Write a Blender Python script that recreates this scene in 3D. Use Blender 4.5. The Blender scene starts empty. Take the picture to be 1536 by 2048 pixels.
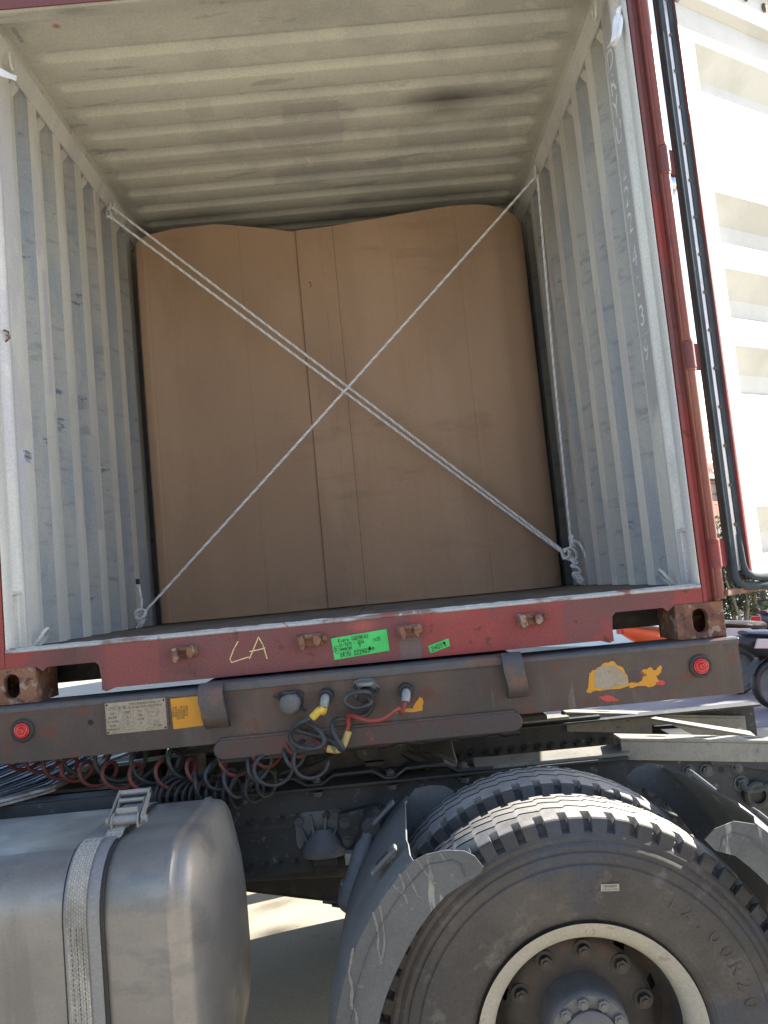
import bpy, math, random
from mathutils import Vector, Matrix, noise
random.seed(7)
PI=math.pi
R_=math.radians
sc=bpy.context.scene
COL=sc.collection
# ------------------------------------------------------------------ camera
F_PX=1645.0; CAM=Vector((0.097,-2.740,1.6485)); YAW,PITCH,ROLL=0.012,0.0865,-0.0947
def cam_basis():
    cy,sy=math.cos(YAW),math.sin(YAW); cp,sp=math.cos(PITCH),math.sin(PITCH)
    f=Vector((sy*cp,cy*cp,sp)); r=Vector((cy,-sy,0)); u=r.cross(f)
    cr,sr=math.cos(ROLL),math.sin(ROLL)
    return cr*r+sr*u, -sr*r+cr*u, f
CR,CU,CF=cam_basis()
cd=bpy.data.cameras.new('camera'); cam=bpy.data.objects.new('camera',cd); COL.objects.link(cam)
cd.sensor_fit='VERTICAL'; cd.sensor_height=36; cd.sensor_width=27; cd.lens=F_PX/2048*36
cd.clip_start=.05; cd.clip_end=2000
M=Matrix((CR,CU,-CF)).transposed().to_4x4(); M.translation=CAM; cam.matrix_world=M
sc.camera=cam
# ------------------------------------------------------------------ sun and sky
SUN_EL=R_(31); SUN_AZ=R_(22)
S=Vector((math.cos(SUN_EL)*math.cos(SUN_AZ),math.cos(SUN_EL)*math.sin(SUN_AZ),math.sin(SUN_EL)))
w=bpy.data.worlds.new('World'); sc.world=w; w.use_nodes=True
nt=w.node_tree; bg=nt.nodes['Background']
sky=nt.nodes.new('ShaderNodeTexSky'); sky.sky_type='NISHITA'; sky.sun_disc=False
sky.sun_elevation=SUN_EL; sky.sun_rotation=PI/2-SUN_AZ; sky.dust_density=1.2; sky.air_density=1.0; sky.ozone_density=1.0
nt.links.new(sky.outputs[0],bg.inputs[0]); bg.inputs[1].default_value=.09
sd=bpy.data.lights.new('sun','SUN'); so=bpy.data.objects.new('sun',sd); COL.objects.link(so)
sd.energy=5.0; sd.angle=R_(.5); sd.color=(1,.945,.85)
so.rotation_euler=(-S).to_track_quat('-Z','Y').to_euler()
vs=sc.view_settings; vs.view_transform='Standard'; vs.look='None'; vs.gamma=1; vs.use_curve_mapping=False; vs.exposure=2.3
# ------------------------------------------------------------------ helpers
def at(px,py,X=None,Y=None,Z=None):
    d=CF+CR*((px-768)/F_PX)-CU*((py-1024)/F_PX)
    if X is not None: k=(X-CAM.x)/d.x
    elif Y is not None: k=(Y-CAM.y)/d.y
    else: k=(Z-CAM.z)/d.z
    return CAM+d*k
class MB:
    def __init__(s): s.v=[]; s.f=[]; s.m=[]; s.cm=0
    def add(s,vs,fs):
        o=len(s.v) if len(vs) else 0; s.v+= [tuple(x) for x in vs]; s.f+=[tuple(i+o for i in f) for f in fs]; s.m+=[s.cm]*len(fs); return s
    def box(s,x0,x1,y0,y1,z0,z1,T=None):
        v=[Vector((x,y,z)) for x in (x0,x1) for y in (y0,y1) for z in (z0,z1)]
        if T: v=[T@p for p in v]
        return s.add(v,[(0,1,3,2),(4,6,7,5),(0,4,5,1),(2,3,7,6),(0,2,6,4),(1,5,7,3)])
    def bar(s,a,b,wd,h,up=Vector((0,0,1))):
        a=Vector(a);b=Vector(b); d=(b-a).normalized(); sd_=d.cross(up); 
        if sd_.length<1e-4: sd_=d.cross(Vector((0,1,0)))
        sd_.normalize(); u=sd_.cross(d)
        v=[p+sd_*i*wd/2+u*j*h/2 for p in (a,b) for i in (-1,1) for j in (-1,1)]
        return s.add(v,[(0,1,3,2),(4,6,7,5),(0,4,5,1),(2,3,7,6),(0,2,6,4),(1,5,7,3)])
    def prism(s,pts,axis,a,b):
        # pts 2D polygon; axis 'x': (y,z), 'y': (x,z), 'z': (x,y)
        def q(p,t): return {'x':(t,p[0],p[1]),'y':(p[0],t,p[1]),'z':(p[0],p[1],t)}[axis]
        n=len(pts); v=[q(p,a) for p in pts]+[q(p,b) for p in pts]
        f=[tuple(range(n)),tuple(range(2*n-1,n-1,-1))]+[(i,i+n,(i+1)%n+n,(i+1)%n) for i in range(n)]
        return s.add(v,f)
    def sheet(s,pts,axis,a,b,t):
        # open 2D polyline with thickness t, extruded along the axis
        n=len(pts); off=[]
        for i in range(n):
            p=Vector(pts[max(i-1,0)]);q_=Vector(pts[min(i+1,n-1)]); d=(q_-p).normalized(); off.append(Vector(pts[i])+Vector((-d.y,d.x))*t)
        return s.prism([tuple(p) for p in pts]+[tuple(p) for p in reversed(off)],axis,a,b) if False else s._strip(pts,off,axis,a,b)
    def _strip(s,p,o,axis,a,b):
        def q(p,t): return {'x':(t,p[0],p[1]),'y':(p[0],t,p[1]),'z':(p[0],p[1],t)}[axis]
        n=len(p); v=[q(x,a) for x in p]+[q(x,b) for x in p]+[q(x,a) for x in o]+[q(x,b) for x in o]; f=[]
        for i in range(n-1):
            f+=[(i,i+1,n+i+1,n+i),(2*n+i,3*n+i,3*n+i+1,2*n+i+1),(i,2*n+i,2*n+i+1,i+1),(n+i,n+i+1,3*n+i+1,3*n+i)]
        f+=[(0,n,3*n,2*n),(n-1,3*n-1,4*n-1,2*n-1)]
        return s.add(v,f)
    def tube(s,path,r,n=8,caps=True,closed=False):
        P=[Vector(p) for p in path]; m=len(P); rr=r if hasattr(r,'__len__') else [r]*m
        vs=[]; pu=None
        for i in range(m):
            if closed: t=(P[(i+1)%m]-P[i-1])
            else: t=P[min(i+1,m-1)]-P[max(i-1,0)]
            t=t.normalized() if t.length>1e-9 else Vector((0,0,1))
            if pu is None:
                a=Vector((0,0,1)) if abs(t.z)<.9 else Vector((1,0,0)); pu=(a-t*a.dot(t)).normalized()
            else:
                pu=pu-t*pu.dot(t); pu=pu.normalized() if pu.length>1e-6 else Vector((1,0,0))
            w_=t.cross(pu)
            vs+=[P[i]+(pu*math.cos(2*PI*k/n)+w_*math.sin(2*PI*k/n))*rr[i] for k in range(n)]
        f=[]
        for i in range(m if closed else m-1):
            j=(i+1)%m
            f+=[(i*n+k,i*n+(k+1)%n,j*n+(k+1)%n,j*n+k) for k in range(n)]
        if caps and not closed: f+=[tuple(range(n-1,-1,-1)),tuple((m-1)*n+k for k in range(n))]
        return s.add(vs,f)
    def cyl(s,a,b,r,n=20,r2=None): return s.tube([a,b],[r,r if r2 is None else r2],n)
    def lathe(s,prof,c,axis='y',n=48,closed=False):
        # prof: (t along axis, r)
        c=Vector(c); vs=[]
        for k in range(n):
            a=2*PI*k/n; ca,sa=math.cos(a),math.sin(a)
            for t,r in prof:
                vs.append(c+{'y':Vector((r*ca,t,r*sa)),'x':Vector((t,r*ca,r*sa)),'z':Vector((r*ca,r*sa,t))}[axis])
        m=len(prof); f=[]
        for k in range(n):
            j=(k+1)%n
            for i in range(m-1): f.append((k*m+i,k*m+i+1,j*m+i+1,j*m+i))
            if closed: f.append((k*m+m-1,k*m,j*m,j*m+m-1))
        return s.add(vs,f)
    def disc(s,c,r,axis='y',n=20):
        c=Vector(c); e={'y':(Vector((1,0,0)),Vector((0,0,1))),'x':(Vector((0,1,0)),Vector((0,0,1))),'z':(Vector((1,0,0)),Vector((0,1,0)))}[axis]
        return s.add([c+e[0]*r*math.cos(2*PI*k/n)+e[1]*r*math.sin(2*PI*k/n) for k in range(n)],[tuple(range(n))])
    def ring(s,outer,inner):
        n=len(outer); return s.add(list(outer)+list(inner),[(i,(i+1)%n,n+(i+1)%n,n+i) for i in range(n)])
    def quad(s,a,b,c,d): return s.add([a,b,c,d],[(0,1,2,3)])
def recalc(me):
    import bmesh
    bm=bmesh.new(); bm.from_mesh(me); bmesh.ops.recalc_face_normals(bm,faces=bm.faces); bm.to_mesh(me); bm.free()
def world_of(o):
    return o['_o'] if o is not None and '_o' in o.keys() else (0,0,0)
ORG={}
def org(o): return ORG.get(o.name,Vector((0,0,0))) if o else Vector((0,0,0))
def build(name,mb,mat,parent=None,smooth=None,bevel=0,label=None,cat=None,group=None,kind=None,fixn=True,base=None):
    """one mesh object; verts in world space. A top-level mesh takes its origin at base"""
    o_=org(parent) if parent else (Vector(base) if base is not None else Vector((0,0,0)))
    me=bpy.data.meshes.new(name); me.from_pydata([(v[0]-o_.x,v[1]-o_.y,v[2]-o_.z) for v in mb.v],[],mb.f)
    mats=mat if isinstance(mat,(list,tuple)) else [mat]
    for m in mats: me.materials.append(m)
    if len(mats)>1: me.polygons.foreach_set('material_index',mb.m)
    if fixn: recalc(me)
    if smooth is not None:
        me.polygons.foreach_set('use_smooth',[True]*len(me.polygons))
        if smooth>0: me.set_sharp_from_angle(angle=R_(smooth))
    me.update()
    ob=bpy.data.objects.new(name,me); COL.objects.link(ob)
    if parent: ob.parent=parent; ORG[ob.name]=o_
    else: ob.location=o_; ORG[ob.name]=o_
    if bevel:
        b=ob.modifiers.new('bevel','BEVEL'); b.width=bevel; b.segments=2; b.limit_method='ANGLE'; b.angle_limit=R_(35)
    tag(ob,label,cat,group,kind); return ob
def tag(ob,label=None,cat=None,group=None,kind=None):
    if label: ob['label']=label
    if cat: ob['category']=cat
    if group: ob['group']=group
    if kind: ob['kind']=kind
def thing(name,loc,label,cat,group=None):
    o=bpy.data.objects.new(name,None); COL.objects.link(o); o.location=loc; o.empty_display_size=.1
    ORG[o.name]=Vector(loc); tag(o,label,cat,group); return o
def place(src_mesh,name,parent,pos,rot=None,scale=None,label=None):
    """shared-mesh piece: parts modelled round their own origin"""
    o=bpy.data.objects.new(name,src_mesh); COL.objects.link(o); o.parent=parent
    o.location=Vector(pos)-org(parent)
    if rot: o.rotation_euler=rot
    if scale: o.scale=(scale,)*3 if not hasattr(scale,'__len__') else scale
    if label: o['label']=label
    ORG[o.name]=org(parent); return o
def mesh_only(name,mb,mat,smooth=None,fixn=True):
    me=bpy.data.meshes.new(name); me.from_pydata([tuple(v) for v in mb.v],[],mb.f)
    mats=mat if isinstance(mat,(list,tuple)) else [mat]
    for m in mats: me.materials.append(m)
    if len(mats)>1: me.polygons.foreach_set('material_index',mb.m)
    if fixn: recalc(me)
    if smooth is not None:
        me.polygons.foreach_set('use_smooth',[True]*len(me.polygons))
        if smooth>0: me.set_sharp_from_angle(angle=R_(smooth))
    return me
# ------------------------------------------------------------------ materials
def mat(name,col,rough=.6,metal=0,layers=(),bump=0,bscale=80,bstretch=(1,1,1),spec=.4,fine=.12,emit=None,bdist=.002,rvar=0,spots=()):
    m=bpy.data.materials.new(name); m.use_nodes=True; n=m.node_tree.nodes; L=m.node_tree.links
    bs=n['Principled BSDF']; bs.inputs['Roughness'].default_value=rough; bs.inputs['Metallic'].default_value=metal
    bs.inputs['Specular IOR Level'].default_value=spec
    tc=n.new('ShaderNodeTexCoord')
    def noi(scale,stretch=(1,1,1),detail=4,seed=0,rough_=.55):
        mp=n.new('ShaderNodeMapping'); mp.inputs['Scale'].default_value=stretch; mp.inputs['Location'].default_value=(seed*3.1,seed*1.7,seed*2.3)
        L.new(tc.outputs['Object'],mp.inputs[0]); t=n.new('ShaderNodeTexNoise'); t.inputs['Scale'].default_value=scale
        t.inputs['Detail'].default_value=detail; t.inputs['Roughness'].default_value=rough_; L.new(mp.outputs[0],t.inputs[0]); return t.outputs[0]
    cur=None
    def rgb(c):
        r=n.new('ShaderNodeRGB'); r.outputs[0].default_value=(*c,1); return r.outputs[0]
    cur=rgb(col)
    for i,l in enumerate(layers):
        f=noi(l.get('scale',5),l.get('stretch',(1,1,1)),l.get('detail',5),l.get('seed',i+1),l.get('nr',.6))
        rp=n.new('ShaderNodeMapRange'); rp.inputs[1].default_value=l['lo']; rp.inputs[2].default_value=l['hi']
        rp.inputs[4].default_value=l.get('amt',1.0); L.new(f,rp.inputs[0]); fac=rp.outputs[0]
        mx=n.new('ShaderNodeMix'); mx.data_type='RGBA'; L.new(fac,mx.inputs[0]); L.new(cur,mx.inputs[6])
        mx.inputs[7].default_value=(*l['col'],1); cur=mx.outputs[2]
    if spots:
        nz=noi(7,(1,1,1),4,21)
        for c,rd_,cl,amt,kind_ in spots:
            sb=n.new('ShaderNodeVectorMath'); sb.operation='SUBTRACT'; L.new(tc.outputs['Object'],sb.inputs[0]); sb.inputs[1].default_value=c
            dv=n.new('ShaderNodeVectorMath'); dv.operation='DIVIDE'; L.new(sb.outputs[0],dv.inputs[0]); dv.inputs[1].default_value=rd_
            if kind_=='box':
                ab=n.new('ShaderNodeVectorMath'); ab.operation='ABSOLUTE'; L.new(dv.outputs[0],ab.inputs[0]); sx_=n.new('ShaderNodeSeparateXYZ'); L.new(ab.outputs[0],sx_.inputs[0])
                m1=n.new('ShaderNodeMath'); m1.operation='MAXIMUM'; L.new(sx_.outputs[0],m1.inputs[0]); L.new(sx_.outputs[1],m1.inputs[1])
                m2=n.new('ShaderNodeMath'); m2.operation='MAXIMUM'; L.new(m1.outputs[0],m2.inputs[0]); L.new(sx_.outputs[2],m2.inputs[1]); d_=m2.outputs[0]; lo_,hi_=.97,1.03; nk=.35
            else:
                ln=n.new('ShaderNodeVectorMath'); ln.operation='LENGTH'; L.new(dv.outputs[0],ln.inputs[0]); d_=ln.outputs[1]; lo_,hi_=.15,1.1; nk=.5
            ad=n.new('ShaderNodeMath'); ad.operation='MULTIPLY_ADD'; L.new(nz,ad.inputs[0]); ad.inputs[1].default_value=nk; L.new(d_,ad.inputs[2])
            rp=n.new('ShaderNodeMapRange'); L.new(ad.outputs[0],rp.inputs[0]); rp.inputs[1].default_value=lo_+nk*.5; rp.inputs[2].default_value=hi_+nk*.5; rp.inputs[3].default_value=amt; rp.inputs[4].default_value=0
            mx=n.new('ShaderNodeMix'); mx.data_type='RGBA'; L.new(rp.outputs[0],mx.inputs[0]); L.new(cur,mx.inputs[6]); mx.inputs[7].default_value=(*cl,1); cur=mx.outputs[2]
    if fine:
        f=noi(140,(1,1,1),3,9); rp=n.new('ShaderNodeMapRange'); rp.inputs[1].default_value=.3; rp.inputs[2].default_value=.7
        rp.inputs[3].default_value=1-fine; rp.inputs[4].default_value=1+fine; L.new(f,rp.inputs[0])
        mx=n.new('ShaderNodeVectorMath'); mx.operation='SCALE'; L.new(cur,mx.inputs[0]); L.new(rp.outputs[0],mx.inputs['Scale']); cur=mx.outputs[0]
    L.new(cur,bs.inputs['Base Color'])
    if rvar:
        f=noi(9,(1,1,1),5,5); rp=n.new('ShaderNodeMapRange'); rp.inputs[1].default_value=.3; rp.inputs[2].default_value=.7
        rp.inputs[3].default_value=max(.05,rough-rvar); rp.inputs[4].default_value=min(1,rough+rvar); L.new(f,rp.inputs[0]); L.new(rp.outputs[0],bs.inputs['Roughness'])
    if bump:
        f=noi(bscale,bstretch,6,11); b=n.new('ShaderNodeBump'); b.inputs['Strength'].default_value=bump; b.inputs['Distance'].default_value=bdist
        L.new(f,b.inputs['Height']); L.new(b.outputs[0],bs.inputs['Normal'])
    if emit:
        bs.inputs['Emission Color'].default_value=(*emit[0],1); bs.inputs['Emission Strength'].default_value=emit[1]
    return m
RUST=(.13,.055,.028)
CO=Vector((0,0,1.37))
def cs(x0,y0,x1,y1,col,amt=.8,kind_='box'):       # patch on the ceiling, between two picture points
    a=at(x0,y0,Z=3.905)-CO; c=at(x1,y1,Z=3.905)-CO; return (tuple((a+c)/2),(abs(a.x-c.x)/2,abs(a.y-c.y)/2,.2),col,amt,kind_)
def ws(x0,y0,x1,y1,col,amt=.8,sx=-1,kind_='box'):
    a=at(x0,y0,X=sx*1.18)-CO; c=at(x1,y1,X=sx*1.18)-CO; return (tuple((a+c)/2),(.08,max(.03,abs(a.y-c.y)/2),abs(a.z-c.z)/2),col,amt,kind_)
CS=[cs(780,240,1020,150,(.07,.06,.055),.85,'r'),cs(510,252,690,282,(.38,.35,.34),.5),cs(370,208,430,228,(.42,.40,.34),.5),cs(445,262,500,276,(.42,.39,.31),.5),cs(250,325,620,300,(.38,.36,.34),.4),cs(560,205,680,235,(.36,.34,.31),.6),cs(20,50,50,80,(.30,.30,.31),.7),cs(98,42,126,52,(.35,.13,.05),.9,'r'),cs(790,262,1010,285,(.38,.37,.34),.4),cs(545,335,800,345,(.33,.33,.33),.45)]
def ss(x0,y0,x1,y1,col,amt=.8,kind_='box'):
    a=at(x0,y0,Y=0)-CO; c=at(x1,y1,Y=0)-CO; return (tuple((a+c)/2),(abs(a.x-c.x)/2,.05,max(.02,abs(a.z-c.z)/2)),col,amt,kind_)
SS=[ss(985,1180,1135,1330,(.22,.052,.050),.8),ss(797,1262,845,1320,(.12,.10,.10),.8),ss(80,1240,200,1420,(.09,.05,.045),.7,'r'),ss(560,1345,760,1330,(.10,.06,.055),.6,'r'),ss(690,1240,760,1262,(.34,.10,.075),.7,'r'),ss(1140,1185,1330,1225,(.12,.06,.055),.7,'r'),ss(330,1330,420,1350,(.10,.055,.05),.7,'r'),ss(840,1200,960,1240,(.26,.08,.07),.6,'r'),ss(210,1290,320,1380,(.22,.065,.06),.6)]
WS=[((1.18,.292,1.62),(.03,.056,.80),(.42,.425,.43),.85,'box'),ws(82,540,108,790,(.56,.53,.58),.75),ws(125,820,140,930,(.57,.59,.53),.8),ws(170,860,205,1060,(.50,.50,.53),.7),ws(40,380,70,480,(.66,.66,.60),.6),ws(30,900,60,1100,(.62,.66,.70),.5),ws(1180,380,1200,520,(.46,.46,.44),.7,1),ws(1225,600,1250,760,(.63,.63,.60),.6,1),ws(1205,1000,1240,1150,(.56,.56,.56),.6,1)]
V=(1,1,.12)
m_cream=mat('cream_ceiling_paint',(.56,.54,.46),.55,layers=[dict(scale=2.2,col=(.42,.41,.36),lo=.45,hi=.6,amt=.7),dict(scale=5,stretch=(.5,2,1),col=(.30,.29,.28),lo=.60,hi=.64,amt=.55,seed=4),dict(scale=9,col=(.60,.58,.48),lo=.6,hi=.66,amt=.6,seed=7),dict(scale=30,col=RUST,lo=.74,hi=.78,amt=.7,seed=8)],spots=CS,bump=.25,bscale=25,bdist=.003)
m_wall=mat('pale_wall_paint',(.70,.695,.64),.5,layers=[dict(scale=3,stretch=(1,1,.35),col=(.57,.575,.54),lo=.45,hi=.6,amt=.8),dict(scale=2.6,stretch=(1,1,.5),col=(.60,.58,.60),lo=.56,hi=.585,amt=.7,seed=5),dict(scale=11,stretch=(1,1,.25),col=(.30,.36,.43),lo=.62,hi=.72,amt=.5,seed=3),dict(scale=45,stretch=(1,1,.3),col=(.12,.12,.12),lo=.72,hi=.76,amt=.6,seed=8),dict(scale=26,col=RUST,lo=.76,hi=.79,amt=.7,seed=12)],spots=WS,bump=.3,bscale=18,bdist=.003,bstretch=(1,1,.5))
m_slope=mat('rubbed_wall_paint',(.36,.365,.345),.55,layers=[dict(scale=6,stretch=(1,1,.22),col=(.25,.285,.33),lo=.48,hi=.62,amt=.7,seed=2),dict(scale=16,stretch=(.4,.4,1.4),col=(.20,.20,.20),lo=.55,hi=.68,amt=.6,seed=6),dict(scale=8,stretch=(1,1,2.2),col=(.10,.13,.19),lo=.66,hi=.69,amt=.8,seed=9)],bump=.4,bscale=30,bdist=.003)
m_red=mat('maroon_container_paint',(.155,.061,.060),.6,spec=.2,layers=[dict(scale=3.5,col=(.155,.06,.06),lo=.42,hi=.6,amt=.9),dict(scale=1.7,col=(.27,.05,.045),lo=.56,hi=.59,amt=.7,seed=3),dict(scale=8,stretch=(1,1,.3),col=(.12,.09,.085),lo=.56,hi=.72,amt=.7,seed=5),dict(scale=22,col=(.10,.045,.03),lo=.63,hi=.68,amt=.9,seed=6),dict(scale=60,col=(.40,.26,.20),lo=.71,hi=.74,amt=.8,seed=8)],spots=SS,bump=.3,bscale=40)
m_redlite=mat('lit_red_paint',(.20,.06,.045),.5,layers=[dict(scale=6,stretch=(1,1,.15),col=(.26,.10,.06),lo=.5,hi=.66,amt=.9),dict(scale=25,stretch=(1,1,.4),col=(.12,.05,.04),lo=.6,hi=.68,amt=.8,seed=4)],bump=.3,bscale=40)  # lighter red for the hinge bar, the light on it kept in the colour
m_rust=mat('rusted_casting',(.115,.052,.038),.8,layers=[dict(scale=14,col=(.20,.10,.06),lo=.45,hi=.55,amt=.9),dict(scale=24,col=(.28,.22,.17),lo=.56,hi=.60,amt=.8,seed=4),dict(scale=30,col=(.05,.035,.03),lo=.58,hi=.64,amt=.9,seed=7)],bump=.7,bscale=60,bdist=.003)
m_beam=mat('grimy_chassis_paint',(.085,.060,.046),.65,layers=[dict(scale=5,col=(.058,.047,.041),lo=.42,hi=.6,amt=.9),dict(scale=9,stretch=(1,1,.2),col=(.115,.095,.078),lo=.52,hi=.7,amt=.7,seed=4),dict(scale=3,stretch=(1,1,.5),col=(.055,.045,.04),lo=.52,hi=.66,amt=.7,seed=16),dict(scale=14,col=(.10,.042,.028),lo=.56,hi=.65,amt=.85,seed=6),dict(scale=20,stretch=(1,1,.15),col=(.19,.16,.13),lo=.62,hi=.70,amt=.5,seed=19),dict(scale=70,col=(.22,.19,.15),lo=.70,hi=.74,amt=.7,seed=7)],bump=.35,bscale=50)
m_beamtop=mat('worn_steel_edge',(.065,.069,.077),.45,layers=[dict(scale=10,stretch=(.3,1,1),col=(.11,.06,.045),lo=.55,hi=.62,amt=.8),dict(scale=20,col=(.05,.05,.05),lo=.5,hi=.65,amt=.7,seed=3)],bump=.3,bscale=60)
m_bracket=mat('rubbed_bracket_steel',(.072,.062,.060),.55,layers=[dict(scale=9,col=(.14,.075,.055),lo=.5,hi=.6,amt=.8),dict(scale=16,col=(.06,.062,.07),lo=.5,hi=.62,amt=.8,seed=5)],bump=.4,bscale=40)
m_skid=mat('oxide_skid_plate',(.075,.04,.034),.6,layers=[dict(scale=5,col=(.06,.05,.048),lo=.45,hi=.56,amt=.9),dict(scale=8,col=(.24,.05,.04),lo=.62,hi=.66,amt=.8,seed=5)],bump=.4,bscale=40)
m_grease=mat('black_grease',(.012,.012,.013),.5,bump=.8,bscale=40,bdist=.006,fine=0)
m_frame=mat('dusty_truck_frame',(.040,.044,.046),.75,layers=[dict(scale=7,col=(.028,.031,.033),lo=.42,hi=.62,amt=.9),dict(scale=30,col=(.17,.17,.155),lo=.6,hi=.7,amt=.6,seed=4),dict(scale=50,col=(.05,.05,.05),lo=.66,hi=.72,amt=.7,seed=6)],bump=.3,bscale=60)
m_ramp=mat('dusty_rail_end',(.21,.205,.18),.8,layers=[dict(scale=8,col=(.15,.15,.135),lo=.45,hi=.6,amt=.8),dict(scale=40,col=(.08,.08,.07),lo=.62,hi=.7,amt=.7,seed=5)],bump=.3,bscale=60)
m_dark=mat('oily_or_shaded_steel',(.022,.023,.023),.6,layers=[dict(scale=12,col=(.055,.052,.048),lo=.5,hi=.66,amt=.8)],bump=.4,bscale=50)
m_guard=mat('dusty_plastic_mudguard',(.088,.094,.097),.7,layers=[dict(scale=4,col=(.067,.072,.075),lo=.42,hi=.58,amt=.9),dict(scale=60,col=(.19,.195,.185),lo=.62,hi=.70,amt=.5,seed=3),dict(scale=7,stretch=(1.6,1,.22),col=(.25,.25,.225),lo=.635,hi=.66,amt=.75,seed=5,nr=.7)],bump=.25,bscale=90)
m_tyre=mat('dusty_tyre_rubber',(.074,.067,.060),.8,layers=[dict(scale=5,col=(.050,.047,.044),lo=.42,hi=.6,amt=.9),dict(scale=14,col=(.115,.108,.098),lo=.58,hi=.68,amt=.6,seed=4),dict(scale=3,stretch=(1,1,1),col=(.05,.055,.065),lo=.56,hi=.60,amt=.7,seed=6)],bump=.3,bscale=120,bdist=.001,spec=.3)
m_groove=mat('groove_and_hole_black',(.02,.02,.021),.85,fine=.1)
m_tread=mat('worn_tread_rubber',(.26,.245,.225),.7,layers=[dict(scale=16,col=(.18,.172,.16),lo=.45,hi=.65,amt=.8)],bump=.3,bscale=120,bdist=.001)
m_rim=mat('cream_rim_paint',(.27,.26,.225),.6,layers=[dict(scale=9,col=(.30,.28,.23),lo=.45,hi=.62,amt=.9),dict(scale=26,col=(.20,.15,.10),lo=.63,hi=.70,amt=.8,seed=4)],bump=.3,bscale=60)
m_disc=mat('grimy_wheel_disc',(.055,.05,.044),.7,layers=[dict(scale=14,col=(.09,.06,.04),lo=.52,hi=.64,amt=.7),dict(scale=7,col=(.03,.03,.03),lo=.5,hi=.65,amt=.8,seed=4)],bump=.4,bscale=50)
m_hub=mat('hub_grey',(.12,.12,.122),.65,layers=[dict(scale=12,col=(.09,.09,.09),lo=.45,hi=.62,amt=.8)],bump=.2,bscale=60)
m_tank=mat('dusty_aluminium_tank',(.25,.232,.21),.46,metal=.4,layers=[dict(scale=4,col=(.205,.195,.18),lo=.42,hi=.6,amt=.9),dict(scale=6,stretch=(.6,1,1.6),col=(.13,.135,.14),lo=.56,hi=.66,amt=.5,seed=14),dict(scale=9,stretch=(1.5,1,.2),col=(.17,.155,.135),lo=.58,hi=.66,amt=.5,seed=3),dict(scale=70,col=(.08,.07,.06),lo=.71,hi=.76,amt=.9,seed=6)],bump=.12,bscale=10,bdist=.004,rvar=.12,fine=.06)
m_strap=mat('tank_band_steel',(.20,.205,.205),.6,metal=.25,layers=[dict(scale=12,col=(.2,.2,.2),lo=.45,hi=.65,amt=.8)],bump=.2)
m_web=mat('dirty_webbing',(.36,.35,.31),.85,layers=[dict(scale=8,stretch=(1,1,.5),col=(.16,.155,.14),lo=.5,hi=.68,amt=.8)],bump=.6,bscale=260,bdist=.001)
def weave():
    n=m_web.node_tree.nodes; L=m_web.node_tree.links; bs=n['Principled BSDF']; tc=n.new('ShaderNodeTexCoord'); sp=n.new('ShaderNodeSeparateXYZ'); L.new(tc.outputs['Object'],sp.inputs[0])
    cb=n.new('ShaderNodeCombineXYZ'); L.new(sp.outputs[2],cb.inputs[0]); L.new(sp.outputs[0],cb.inputs[1])
    br=n.new('ShaderNodeTexBrick'); br.inputs['Scale'].default_value=1; br.inputs['Brick Width'].default_value=.009; br.inputs['Row Height'].default_value=.0062; br.inputs['Mortar Size'].default_value=.0009
    br.inputs['Color1'].default_value=(1,1,1,1); br.inputs['Color2'].default_value=(.82,.82,.80,1); br.inputs['Mortar'].default_value=(.62,.62,.6,1); L.new(cb.outputs[0],br.inputs[0])
    old=bs.inputs['Base Color'].links[0].from_socket; mx=n.new('ShaderNodeMix'); mx.data_type='RGBA'; mx.blend_type='MULTIPLY'; mx.inputs[0].default_value=1; L.new(old,mx.inputs[6]); L.new(br.outputs[0],mx.inputs[7]); L.new(mx.outputs[2],bs.inputs['Base Color'])
weave()
m_rubber=mat('black_rubber',(.02,.021,.022),.6,layers=[dict(scale=20,col=(.05,.05,.05),lo=.55,hi=.7,amt=.6)])
m_lamp_ring=mat('lamp_rubber',(.03,.034,.033),.7)
m_redlens=mat('red_lamp_lens',(.42,.018,.02),.2,spec=.6,layers=[dict(scale=60,col=(.35,.05,.04),lo=.55,hi=.7,amt=.6)],fine=.05)
m_hose_red=mat('red_air_hose',(.22,.038,.028),.45,layers=[dict(scale=14,col=(.15,.05,.04),lo=.5,hi=.65,amt=.8)],fine=.1)
m_hose_red2=mat('shaded_red_hose',(.135,.032,.026),.6,layers=[dict(scale=14,col=(.07,.035,.03),lo=.48,hi=.62,amt=.8)],fine=.1)  # darker copy of the red hose, with the coil's shade in its colour
m_hose_blk=mat('black_air_hose',(.028,.032,.037),.5,layers=[dict(scale=14,col=(.07,.07,.07),lo=.5,hi=.68,amt=.7)])
m_hose_grn=mat('dark_green_hose',(.03,.04,.036),.5)
m_yellow=mat('yellow_tape',(.52,.36,.05),.55,layers=[dict(scale=40,stretch=(1,1,1),col=(.12,.09,.04),lo=.60,hi=.66,amt=.8)],bump=.3)
m_sleeve=mat('dirty_yellow_sleeve',(.42,.33,.13),.6,layers=[dict(scale=50,col=(.10,.08,.04),lo=.58,hi=.64,amt=.8)],bump=.3)
m_orange=mat('orange_sticker',(.50,.235,.015),.5,layers=[dict(scale=18,col=(.50,.22,.02),lo=.5,hi=.6,amt=.7),dict(scale=55,col=(.10,.06,.03),lo=.64,hi=.67,amt=.9,seed=4)],fine=.05)
m_plate=mat('worn_name_plate',(.27,.245,.195),.45,metal=.3,layers=[dict(scale=26,col=(.24,.20,.14),lo=.5,hi=.62,amt=.8),dict(scale=90,col=(.10,.08,.05),lo=.66,hi=.70,amt=.8,seed=4)],bump=.2)
m_ink=mat('black_ink',(.03,.028,.026),.6,fine=0)
m_inkblue=mat('faded_blue_ink',(.05,.075,.12),.6,fine=0)
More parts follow.
